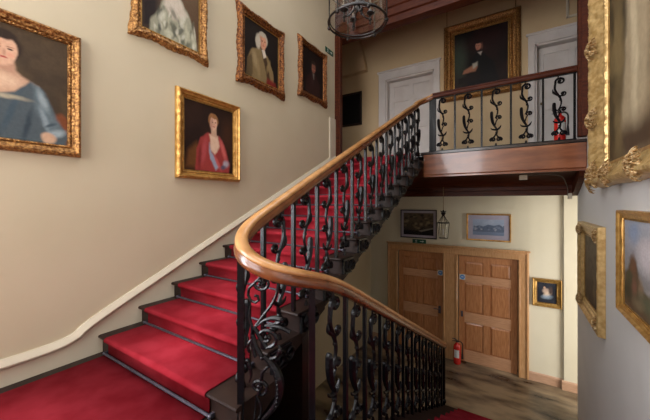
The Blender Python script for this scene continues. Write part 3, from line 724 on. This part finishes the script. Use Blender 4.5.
    at = o.data.color_attributes.new('paint', 'FLOAT_COLOR', 'POINT')
    c = np.ones((paint.c.shape[0]*paint.c.shape[1], 4)); c[:, :3] = np.clip(paint.c.reshape(-1, 3), 0, 1); at.data.foreach_set('color', c.ravel().astype(np.float32))
    s = MB(); s.box(-w/2+bw*.25, w/2-bw*.25, -.003, .0, bw*.25, h-bw*.25); s.build('backing', M['back'], t)
    if glass:
        s = MB(); s.box(-wi/2, wi/2, -.0095, -.0085, bw, bw+hi); s.build('pane', M['pane'], t)
    return t

# lady in blue
p = Paint(130, 130, 1, .008).bg('#33281c', '#463726').mottle(5, '#57462f', .5).mottle(14, '#2a2017', .5)
p.poly([(.9, 0), (.88, .2), (.95, .3), (1, .25), (1, 0)], '#6e3a1e', .04); p.ell(.93, .2, .06, .08, '#6b3a20', soft=.6)
p.poly([(.34, .44), (.47, .57), (.50, .62), (.51, .70), (.635, .70), (.645, .61), (.68, .57), (.80, .51), (.66, .40), (.5, .38)], '#b48f74', .03); p.ell(.56, .50, .12, .06, '#c6a488', soft=.9)
p.poly([(.02, 0), (.08, .3), (.25, .46), (.40, .44), (.52, .38), (.64, .42), (.74, .545), (.83, .50), (.89, .36), (.92, .22), (1.0, .10), (.98, 0)], '#454e52', .02)
p.poly([(.76, .53), (.84, .47), (.90, .28), (.97, .12), (.86, .08), (.78, .3)], '#586469', .04)
for (x, y, rx, ry, r_, c) in ((.5, .2, .03, .2, .2, '#2f3c45'), (.62, .25, .02, .18, -.3, '#364650'), (.40, .3, .03, .15, .4, '#70797c'), (.72, .14, .02, .14, -.2, '#25323b'), (.83, .40, .025, .09, .35, '#8b9799'), (.84, .22, .02, .1, .2, '#828e92'), (.91, .10, .07, .03, .5, '#94a0a2'), (.88, .17, .04, .012, .6, '#2b3840'), (.58, .37, .14, .02, .0, '#a59a80'), (.3, .2, .04, .16, 0, '#6a7478')): p.ell(x, y, rx, ry, c, r_, 1., .8)
p.poly([(.51, .6), (.515, .70), (.63, .70), (.64, .58)], '#a98068', .03)
p.ell(.86, .05, .05, .05, '#b89478', soft=.5)
p.face(.565, .765, .105, '#c69c80', '#2b1e15', .95, .1)
PORT = 'gilt-framed portraits on the stair wall'
picture('portrait', 'gilt-framed portrait of a dark-haired lady in a blue dress, nearest on the left wall', 'painting', 'A', .005, .988, .356, 1.312, .085, 'carved', p, .055, seed=1, group=PORT)
# lady in pale silk
p = Paint(90, 110, 2, .012).bg('#4a3524', '#5e4930').mottle(5, '#6c5638', .6); p.poly([(0, 0), (.28, 0), (.3, 1), (0, 1)], '#1f120e', .15)
p.poly([(.12, .0), (.14, .12), (.3, .28), (.38, .48), (.62, .5), (.78, .38), (.92, .14), (.95, 0)], '#8f8d78', .03)
p.poly([(.36, .34), (.42, .52), (.60, .52), (.76, .36), (.62, .26), (.5, .24)], '#b9ad9c', .05)
rs = random.Random(5)
for i in range(60): p.ell(rs.uniform(.2, .9), rs.uniform(0, .3), .015+.02*rs.random(), .03+.04*rs.random(), rs.choice(['#3a3c34', '#c4c0ac', '#a9a68e', '#5b5c4c']), rs.uniform(-1, 1), .8, .7)
p.face(.52, .7, .1, '#cfa68a', '#3d2a20', .8, .1)
picture('portrait', 'wavy gilt-framed portrait of a lady in ruffled pale silk on the left wall', 'painting', 'A', 1.36, 2.15, 1.55, 2.68, .085, 'rococo', p, .055, 'gilt', seed=2, group=PORT, slip=.012)
# gentleman with white wig
p = Paint(90, 110, 3, .01).bg('#120c0a', '#1b120d').mottle(4, '#2a1a10', .5)
p.poly([(.08, 0), (.10, .3), (.2, .5), (.42, .6), (.66, .52), (.82, .3), (.86, 0)], '#7a6644', .03); p.poly([(.06, 0), (.1, .32), (.22, .42), (.24, .12), (.2, 0)], '#5b4a30', .04)
p.poly([(.46, .58), (.6, .55), (.74, .12), (.68, .05), (.6, .25)], '#3d2c1a', .03); p.poly([(.66, .14), (.9, .1), (.95, 0), (.6, 0)], '#6e2018', .05)
for (x, y, rx, ry, r_, c) in ((.3, .35, .06, .15, .3, '#9a8560'), (.4, .2, .04, .16, .1, '#8c7650'), (.68, .34, .04, .12, -.4, '#86704a')): p.ell(x, y, rx, ry, c, r_, .9, .8)
p.poly([(.48, .58), (.56, .62), (.62, .5), (.54, .44)], '#c9bca8', .02)
p.face(.52, .73, .12, '#c28c6c', '#aaa08c', .85, .12); p.ell(.38, .70, .07, .13, '#b3a894', soft=.4)
picture('portrait', 'wavy gilt-framed portrait of a man in a tan coat and grey-white wig', 'painting', 'A', 2.60, 3.47, 1.545, 2.515, .10, 'rococo', p, .06, 'giltr', seed=3, group=PORT, slip=.012)
# lady in red
p = Paint(90, 100, 4, .01).bg('#1e100b', '#26150e').mottle(4, '#3a2216', .6)
p.poly([(.04, .05), (.08, .3), (.24, .42), (.34, .3), (.36, .05)], '#6b421f', .08, .8); p.ell(.86, .62, .1, .2, '#3c2214', soft=1.2)
p.poly([(.22, .02), (.24, .34), (.32, .50), (.46, .58), (.70, .56), (.84, .38), (.92, .16), (.9, .02)], '#8f3632', .03)
p.poly([(.48, .56), (.66, .56), (.70, .42), (.60, .28), (.52, .34)], '#cfb096', .03); p.poly([(.48, .44), (.54, .30), (.70, .10), (.62, .05), (.50, .2)], '#8e97a8', .03)
for (x, y, rx, ry, r_, c) in ((.78, .36, .04, .16, .4, '#c0605a'), (.38, .30, .05, .18, -.2, '#a5484a'), (.30, .2, .03, .16, 0, '#6c2422'), (.66, .16, .03, .12, .6, '#b85450'), (.84, .16, .06, .05, .5, '#a4a6b2'), (.78, .1, .06, .03, .2, '#4c5468')): p.ell(x, y, rx, ry, c, r_, .9, .85)
p.poly([(.52, .54), (.52, .66), (.63, .66), (.64, .54)], '#bd9a80', .02)
p.face(.57, .735, .085, '#d0a88e', '#8a5f3a', .95, .1, .7)
picture('portrait', 'straight gilt-framed portrait of a fair lady in a red dress on the left wall', 'painting', 'A', 1.783, 2.617, .253, 1.197, .085, 'carved', p, .06, 'gilts', seed=4, group=PORT, slip=.012)
# dark gentleman
p = Paint(70, 90, 5, .01).bg('#0e0807', '#160c09').mottle(4, '#24130c', .5)
p.poly([(.15, 0), (.2, .35), (.4, .5), (.64, .5), (.82, .34), (.88, 0)], '#2c1512', .05); p.poly([(.5, .5), (.58, .5), (.57, .38), (.54, .38)], '#6a625a', .02)
p.face(.54, .63, .10, '#7a4c3c', '#30221a', .9, .1)
picture('portrait', 'small dark portrait of a man on the left wall nearest the mahogany post', 'painting', 'A', 3.85, 4.66, 1.74, 2.675, .095, 'rococo', p, .06, 'giltr', seed=5, group=PORT)
# seated figure upstairs
p = Paint(110, 120, 6, .01).bg('#1c100c', '#150c0b').mottle(4, '#301612', .6); p.ell(.12, .52, .12, .3, '#3a4438', soft=1.2, op=.8); p.ell(.7, .8, .25, .2, '#2e100e', soft=1.5, op=.6)
p.poly([(.28, .0), (.26, .3), (.36, .52), (.44, .60), (.58, .56), (.74, .38), (.85, 0)], '#0d0a0c', .03); p.poly([(.18, .28), (.2, .34), (.40, .4), (.46, .36), (.42, .29)], '#9c6a52', .03)
p.poly([(.36, .42), (.46, .44), (.46, .38), (.38, .34)], '#a8a294', .03); p.poly([(.46, .60), (.54, .60), (.52, .54)], '#b5aca0', .015); p.poly([(.1, .2), (.3, .24), (.5, .3), (.5, .14), (.1, .1)], '#180e0c', .04)
p.face(.47, .70, .06, '#a4705a', '#22130f', .85, -.2)
picture('painting', 'large gilt-framed portrait of a seated figure in black hung above the gallery rail', 'painting', 'B', -1.296, .066, 2.09, 3.65, .19, 'carved', p, .09, 'gilt', seed=6, slip=.02)
# dark picture beside the post
p = Paint(40, 50, 7, .01).bg('#0a0808', '#0c0909').mottle(5, '#151010', .5)
picture('painting', 'almost black picture in a thin dark frame on the tan wall behind the mahogany post', 'painting', 'B', -4.02, -3.19, 1.9, 2.715, .05, 'plain', p, .03, 'dkframe', seed=7)
# hall prints
p = Paint(80, 60, 8, .006).bg('#3a3026', '#6a5a44')
rs = random.Random(8)
for i in range(50): p.ell(rs.random(), rs.uniform(.25, .95), .05, .05, rs.choice(['#8a7656', '#3c3226', '#221c16', '#a08c68']), rs.random(), .8, .6)
p.poly([(0, 0), (0, .22), (.5, .2), (1, .34), (1, 0)], '#1c1814', .03); p.poly([(.5, .2), (1, .36), (1, .3), (.6, .15)], '#8d8270', .02)
picture('framed_print', 'brown landscape print in a thin black frame over the left hall door', 'picture', 'B', -2.225, -1.436, -.79, -.165, .022, 'plain', p, .025, 'dkframe', cm='print', mount=.05, glass=True, group='framed prints above the hall doors')
p = Paint(90, 50, 9, .006).bg('#8f9aa8', '#a8b2c0').mottle(5, '#c0c6cc', .6)
p.poly([(0, .3), (.05, .5), (.2, .62), (.35, .55), (.5, .68), (.7, .62), (.85, .7), (1, .5), (1, .2), (0, .2)], '#6a7484', .03)
for i in range(30): p.ell(rs.random(), rs.uniform(.3, .6), .03, .05, rs.choice(['#55606e', '#8b95a2', '#b4b6b8']), 0, .8, .6)
p.poly([(0, 0), (0, .22), (1, .18), (1, 0)], '#7e8a9c', .05)
picture('framed_print', 'blue-grey view in a wide pale mount and gold frame over the right hall door', 'picture', 'B', -.86, -.092, -.76, -.225, .03, 'plain', p, .03, 'gilts', cm='print', mount=.085, glass=True, group='framed prints above the hall doors')
p = Paint(60, 60, 10, .015).bg('#15161c', '#22242c').mottle(5, '#30323c', .6)
p.ell(.45, .6, .16, .12, '#b49a86', soft=.8); p.ell(.55, .45, .2, .12, '#c9b29a', .5, .8); p.ell(.5, .3, .25, .1, '#8fa0b0', .1, .9, .7); p.ell(.38, .75, .06, .06, '#c09a80', soft=.5); p.ell(.7, .6, .1, .18, '#4a3a34', soft=.9)
picture('painting', 'small square dark painting in a gold frame to the right of the hall doors', 'painting', 'B', .235, .665, -1.875, -1.37, .075, 'moulded', p, .05, 'slip', seed=10)
# right wall
p = Paint(140, 140, 11, .015).bg('#3a2f22', '#5a4c38').mottle(5, '#6e5e44', .6).mottle(16, '#2e241a', .5)
p.poly([(.16, 0), (.2, .4), (.24, .8), (.3, 1), (.6, 1), (.62, .4), (.7, 0)], '#a08f72', .05); p.ell(.3, .5, .03, .5, '#c4b494', .05, .9, .7); p.ell(.45, .4, .03, .5, '#7a6a50', -.05, .9, .7); p.poly([(0, 0), (0, .12), (1, .1), (1, 0)], '#4a3828', .08)
for i in range(30): p.ell(rs.uniform(0, .2), rs.random(), .05, .08, rs.choice(['#4a3c28', '#6b5a3c', '#2c2418', '#84714c']), rs.random(), .8, .6)
picture('painting', 'very large painting in a deep, heavily carved gilt frame high on the right wall', 'painting', 'C', 1.35, 4.24, .165, 3.0, .20, 'heavy', p, .14, 'giltf', seed=11, slip=.03)
p = Paint(60, 60, 12, .02).bg('#3a3026', '#6a5c46').mottle(5, '#8a7a5c', .6).mottle(14, '#2a2018', .6)
picture('painting', 'brown landscape in carved gilt frame, farther of the two lower right-wall paintings', 'painting', 'C', 4.2, 5.45, -1.42, -.26, .15, 'cornered', p, .07, 'giltf', seed=12, slip=.02)
p = Paint(110, 90, 13, .02).bg('#6a6050', '#a3a4ac').mottle(4, '#c4b6b4', .8); p.ell(.22, .86, .12, .12, '#7f93b0', .4, 1., .7); p.ell(.5, .65, .2, .15, '#c9bfc0', .3, 1., .8)
p.poly([(.0, .0), (.0, .40), (.08, .44), (.12, .58), (.20, .62), (.28, .56), (.32, .40), (.4, .30), (.55, .28), (1, .33), (1, 0)], '#5e4a36', .05)
for (x, y, rx, ry, r_, c) in ((.20, .50, .06, .12, 0, '#6e4c38'), (.12, .35, .08, .08, 0, '#4a4a34'), (.35, .3, .05, .1, 0, '#86725a'), (.08, .2, .1, .1, 0, '#3c3c2c'), (.6, .18, .3, .1, 0, '#565c46'), (.22, .28, .04, .08, 0, '#7c5444'), (.3, .12, .1, .06, .2, '#7a6a50'), (.7, .3, .1, .06, 0, '#4c5a48')): p.ell(x, y, rx, ry, c, r_, 1., .8)
picture('painting', 'cloudy outdoor scene with figures in a gold frame on the right wall, nearest and lowest', 'painting', 'C', 2.35, 3.60, -.93, -.065, .07, 'moulded', p, .05, 'gilts', seed=13, slip=.01)

# picture wires of the upstairs painting
for i, x in enumerate((-1.23, -.02)):
    b = MB(); b.tube([(x, YB-.035, 4.06), (x, YB-.04, 4.0), (x, YB-.045, 3.6)], .006, 6); b.ball((x, YB-.035, 4.07), .018, 6)
    o = b.build('picture_chain', M['brass'], at=(x, YB-.04, 3.6)); tag(o, ['left', 'right'][i]+' hanging chain of the large upstairs painting', 'chain', 'chains of the upstairs painting')

# ------------------------------------------------------------------ lantern over the stair
lx, ly, lz = -1.19, 2.40, 1.575
L = thing('hanging_lantern', (lx, ly, lz), 'round dark metal lantern with candle lights hanging over the staircase', 'lantern')
R0 = .255
def circ(r, z, n=40): return [(lx+r*math.cos(2*PI*i/n), ly+r*math.sin(2*PI*i/n), z) for i in range(n)]
b = MB(); b.tube(circ(R0, lz+.012), .009, 8, closed=True); b.tube(circ(R0-.012, lz+.03), .006, 6, closed=True); b.tube(circ(R0+.005, lz+.62), .014, 8, closed=True); b.tube(circ(R0, lz+.31), .004, 6, closed=True)
for i in range(6):
    a = 2*PI*i/6+.3; b.tube([(lx+R0*math.cos(a), ly+R0*math.sin(a), z) for z in (lz+.01, lz+.62)], .007, 6)
    b.tube(bez([(lx+R0*math.cos(a), ly+R0*math.sin(a), lz+.63), (lx+R0*.8*math.cos(a), ly+R0*.8*math.sin(a), lz+.78), (lx+.05*math.cos(a), ly+.05*math.sin(a), lz+.86), (lx, ly, lz+.98)], 4), .007, 6)
    b.ball((lx+R0*math.cos(a), ly+R0*math.sin(a), lz+.0), .018, 8)
b.build('cage', M['bronze'], L)
b = MB(); n = 36
for i in range(n):
    a0, a1 = 2*PI*i/n, 2*PI*(i+1)/n; k = len(b.v)
    b.v += [(lx+(R0-.012)*math.cos(a), ly+(R0-.012)*math.sin(a), z) for a, z in ((a0, lz+.03), (a1, lz+.03), (a1, lz+.61), (a0, lz+.61))]; b.f.append((k, k+1, k+2, k+3))
b.build('glass_drum', M['glass'], L)
b = MB(); b.lathe([(.0, .10), (.012, .11), (.02, .14), (.035, .17), (.02, .20), (.012, .24), (.012, .95), (.0, .96)], (lx, ly, lz), 12)
b.build('stem', M['bronze'], L)
for i in range(4):
    a = 2*PI*i/4+.75; cx_, cy_ = lx+.12*math.cos(a), ly+.12*math.sin(a)
    b = MB(); b.tube(bez([(lx, ly, lz+.18), (lx+.06*math.cos(a), ly+.06*math.sin(a), lz+.08), (lx+.11*math.cos(a), ly+.11*math.sin(a), lz+.06), (cx_, cy_, lz+.10)], 4), .007, 6)
    b.lathe([(0, .18), (.02, .185), (.034, .20), (.03, .21), (.016, .205), (.016, .21), (0, .21)], (cx_, cy_, lz-.09), 12); b.ball((cx_, cy_, lz+.05), .016, 8); b.ball((cx_, cy_, lz+.02), .010, 8, (1, 1, 1.6))
    ar = b.build('candle_arm', M['bronze'], L)
    b = MB(); b.lathe([(0, .208), (.013, .208), (.013, .26), (0, .262)], (cx_, cy_, lz-.09), 10); b.lathe([(0, .29), (.009, .30), (.013, .32), (.006, .345), (0, .355)], (cx_, cy_, lz-.12), 10)
    c_ = b.build('candle', M['cable'], ar, at=tuple(L.location))
b = MB()
z = lz+.98; k = 0
while z < ZC-.05:
    pts = [((lx+(.014*math.cos(q) if k % 2 else 0)), (ly+(0 if k % 2 else .014*math.cos(q))), z+.028+.028*math.sin(q)) for q in [2*PI*i/10 for i in range(10)]]
    b.tube(pts, .004, 5, closed=True); z += .045; k += 1
b.lathe([(0, ZC-lz), (.06, ZC-lz), (.05, ZC-lz-.03), (.015, ZC-lz-.06), (0, ZC-lz-.06)], (lx, ly, lz), 16)
b.build('chain', M['bronze'], L)

# small hall lantern
hx_, hy_ = -1.145, 5.86; hz = -.66
H = thing('hall_lantern', (hx_, hy_, hz), 'small glass lantern hanging in the lower hall beside the black-framed print', 'lantern')
b = MB()
for i in range(6):
    a = PI/3*i; P_ = lambda r, z: (hx_+r*math.cos(a), hy_+r*math.sin(a), z)
    b.tube([P_(.075, hz), P_(.105, hz+.28)], .005, 5); b.tube(bez([P_(.105, hz+.28), P_(.06, hz+.34), P_(.015, hz+.42)], 4), .005, 5)
for r, z in ((.075, hz), (.105, hz+.28)):
    b.tube([(hx_+r*math.cos(2*PI*i/24), hy_+r*math.sin(2*PI*i/24), z) for i in range(24)], .006, 5, closed=True)
b.lathe([(0, .41), (.02, .41), (.035, .44), (.05, .47), (.02, .48), (.012, .52), (0, .52)], (hx_, hy_, hz), 12); b.tube([(hx_-.05, hy_, hz+.5), (hx_, hy_, hz+.47), (hx_+.05, hy_, hz+.5)], .01, 6)
b.build('cage', M['bronze'], H)
b = MB()
for i in range(6):
    a, c = PI/3*i, PI/3*(i+1); k = len(b.v); b.v += [(hx_+.073*math.cos(a), hy_+.073*math.sin(a), hz+.005), (hx_+.073*math.cos(c), hy_+.073*math.sin(c), hz+.005), (hx_+.103*math.cos(c), hy_+.103*math.sin(c), hz+.275), (hx_+.103*math.cos(a), hy_+.103*math.sin(a), hz+.275)]; b.f.append((k, k+1, k+2, k+3))
b.build('glass', M['glass'], H)
b = MB(); b.lathe([(0, .05), (.012, .05), (.012, .17), (0, .175)], (hx_, hy_, hz), 10); b.build('candle', M['label'], H)
b = MB(); b.tube([(hx_, hy_, hz+.52), (hx_, hy_, .285)], .005, 6); b.build('hanging_rod', M['brass'], H)

# ------------------------------------------------------------------ fire extinguishers
def extinguisher(x, y, z, s, label, turn=0):
    t = thing('fire_extinguisher', (x, y, z), label, 'fire extinguisher', world=False, rz=turn, group='red fire extinguishers')
    b = MB(); b.lathe([(0, 0), (.06, 0), (.07, .012), (.072, .03), (.072, .33), (.066, .37), (.045, .40), (.022, .42), (.02, .44), (0, .44)], seg=24); b.build('cylinder', M['redp'], t)
    b = MB(); n = 10
    for i in range(n):
        a0, a1 = -PI/2-.7+1.4*i/n, -PI/2-.7+1.4*(i+1)/n; k = len(b.v)
        b.v += [(.0728*math.cos(a), .0728*math.sin(a), zz_) for a, zz_ in ((a0, .14), (a1, .14), (a1, .30), (a0, .30))]; b.f.append((k, k+1, k+2, k+3))
    b.build('label_sticker', M['label'], t)
    b = MB(); b.lathe([(0, .44), (.02, .44), (.02, .47), (0, .47)], seg=10); b.tube([(0, 0, .465), (-.05, 0, .50), (-.10, 0, .495)], [.012, .010, .007], 6); b.tube([(0, 0, .455), (-.05, 0, .455), (-.10, 0, .44)], [.010, .008, .006], 6); b.build('valve_handle', M['black'], t)
    b = MB(); b.tube(bez([(.01, 0, .455), (.06, 0, .46), (.10, 0, .42), (.105, 0, .33), (.10, 0, .26)], 5), .011, 8); b.lathe([(0, .12), (.022, .12), (.018, .2), (.012, .26), (0, .26)], (.10, 0, 0), 10); b.build('hose', M['black'], t)
    for c in t.children: c.scale = (s, s, s)
extinguisher(-1.02, 6.58, ZG, .98, 'red fire extinguisher standing on the brown hall floor between the two doors')
extinguisher(.52, 5.47, ZU, .98, 'red fire extinguisher with a white label behind the gallery railing', .3)

# ------------------------------------------------------------------ signs and small fittings
def running_sign(loc, rz, w, h, label):
    t = thing('exit_sign', loc, label, 'sign', rz=rz, world=False, group='green running-man signs')
    b = MB(); b.box(-w/2, w/2, -.008, 0, 0, h); b.build('panel', M['green'], t)
    b = MB(); y0, y1 = -.0095, -.008
    def q(pts): b.prism([(x*h-w*.22, z*h) for x, z in pts], 'y', y0, y1)
    q([(-.05, .80), (.06, .80), (.08, .9), (0, .94), (-.07, .9)]); q([(-.12, .72), (.1, .76), (.06, .42), (-.08, .42)]); q([(-.08, .44), (0, .44), (-.12, .25), (-.32, .18), (-.3, .1), (-.06, .16)]); q([(0, .44), (.07, .44), (.22, .3), (.16, .08), (.08, .1), (.12, .27)]); q([(.08, .74), (.28, .62), (.26, .55), (.06, .62)]); q([(-.1, .72), (-.3, .56), (-.26, .5), (-.08, .6)])
    b.box(w*.06, w*.24, y0, y1, h*.42, h*.58); b.prism([(w*.24, h*.25), (w*.38, h*.5), (w*.24, h*.75)], 'y', y0, y1)
    b.build('pictogram', M['label'], t)
running_sign((XA+.001, 4.80, 2.77), PI/2, .27, .09, 'small green exit sign high on the left wall beside the mahogany post')
running_sign((-1.80, YB-.04, -.894), 0, .29, .085, 'small green exit sign on top of the left hall door frame')
def round_sign(x, z, label):
    t = thing('door_sign', (x, YB-(.0 if x > -1.31 and x < -1.03 else -.034), z-.055), label, 'sign', world=False, group='blue fire-door signs')
    b = MB(); b.box(-.055, .055, -.004, 0, 0, .11); b.build('panel', M['label'], t)
    b = MB(); b.prism([(.045*math.cos(2*PI*i/24), .055+.045*math.sin(2*PI*i/24)) for i in range(24)], 'y', -.0055, -.004); b.build('disc', M['blue'], t)
    b = MB(); b.box(-.026, .026, -.0065, -.0055, .058, .064); b.box(-.024, .024, -.0065, -.0055, .046, .052); b.box(-.02, .02, -.0065, -.0055, .070, .075); b.build('wording', M['label'], t)
round_sign(-1.375, -1.50, 'blue disc fire-door sign on the left hall door'); round_sign(-.945, -1.53, 'blue disc fire-door sign on the right hall door')
# alarm box, sensor and cable under the gallery
b = MB(); b.box(XC-.12, XC-.071, 5.88, 5.95, .05, .14, .006); o = b.build('junction_box', M['skirt'], at=(XC-.07, 5.92, .05)); tag(o, 'small white junction box at the end of the mahogany bracket', 'box')
b = MB(); b.prism([(5.42, .41), (5.47, .34), (5.52, .40)], 'x', .03, .13); o = b.build('sensor', M['skirt'], at=(.08, 5.47, .4)); tag(o, 'small white sensor fixed under the upper landing', 'sensor')
b = MB(); b.tube(bez([(.13, 5.46, .40), (.3, 5.47, .41), (.45, 5.5, .40), (.56, 5.6, .37), (.62, 5.75, .28), (.65, 5.85, .2), (.66, 5.91, .1)], 5), .007, 6); o = b.build('cable', M['cable'], at=(.13, 5.46, .40)); tag(o, 'thin cable looping under the gallery from sensor to junction box', 'cable')

# ------------------------------------------------------------------ light
W = bpy.data.worlds.new('world'); bpy.context.scene.world = W; W.use_nodes = True
bg = W.node_tree.nodes['Background']; bg.inputs[0].default_value = (.62, .74, 1, 1); bg.inputs[1].default_value = 1.0
def area(name, loc, rot, sx, sy, power, col):
    l = bpy.data.lights.new(name, 'AREA'); l.shape = 'RECTANGLE'; l.size = sx; l.size_y = sy; l.energy = power; l.color = col
    o = bpy.data.objects.new(name, l); COL.objects.link(o); o.location = loc; o.rotation_euler = rot; o['kind'] = 'structure'; return o
area('window_daylight', (-1.88, -1.46, 1.5), (PI/2, 0, 0), 1.7, 3.5, 150, (1, .96, .9))
area('added_side_fill', (XA-.16, -.7, 1.3), (0, -PI/2, 0), 3.9, .95, 330, (.97, .98, 1))  # fill light at the added side window, aimed at the right wall
area('added_skylight_fill', ((SK[0]+SK[1])/2, (SK[2]+SK[3])/2, ZC+.13), (0, 0, 0), 2.7, 3.1, 105, (1, .97, .93))  # fill light above the added skylight
area('hall_window_daylight', (3.76, 4.25, -1.4), (0, PI/2, 0), 2.3, 2.6, 320, (1, .96, .9))

# ------------------------------------------------------------------ camera
cam = bpy.data.cameras.new('camera'); co = bpy.data.objects.new('camera', cam); COL.objects.link(co)
co.location = (0, 0, 0); co.rotation_euler = (PI/2, 0, .5668)
cam.sensor_width = 36; cam.lens = 301.57/650*36; cam.shift_y = (202.28-210)/650; cam.clip_start = .02
bpy.context.scene.camera = co
for o in bpy.data.objects:
    if '_w' in o: del o['_w']
sc = bpy.context.scene
sc.view_settings.view_transform = 'Standard'; sc.view_settings.look = 'None'; sc.view_settings.gamma = 1; sc.view_settings.use_curve_mapping = False
sc.view_settings.exposure = .12
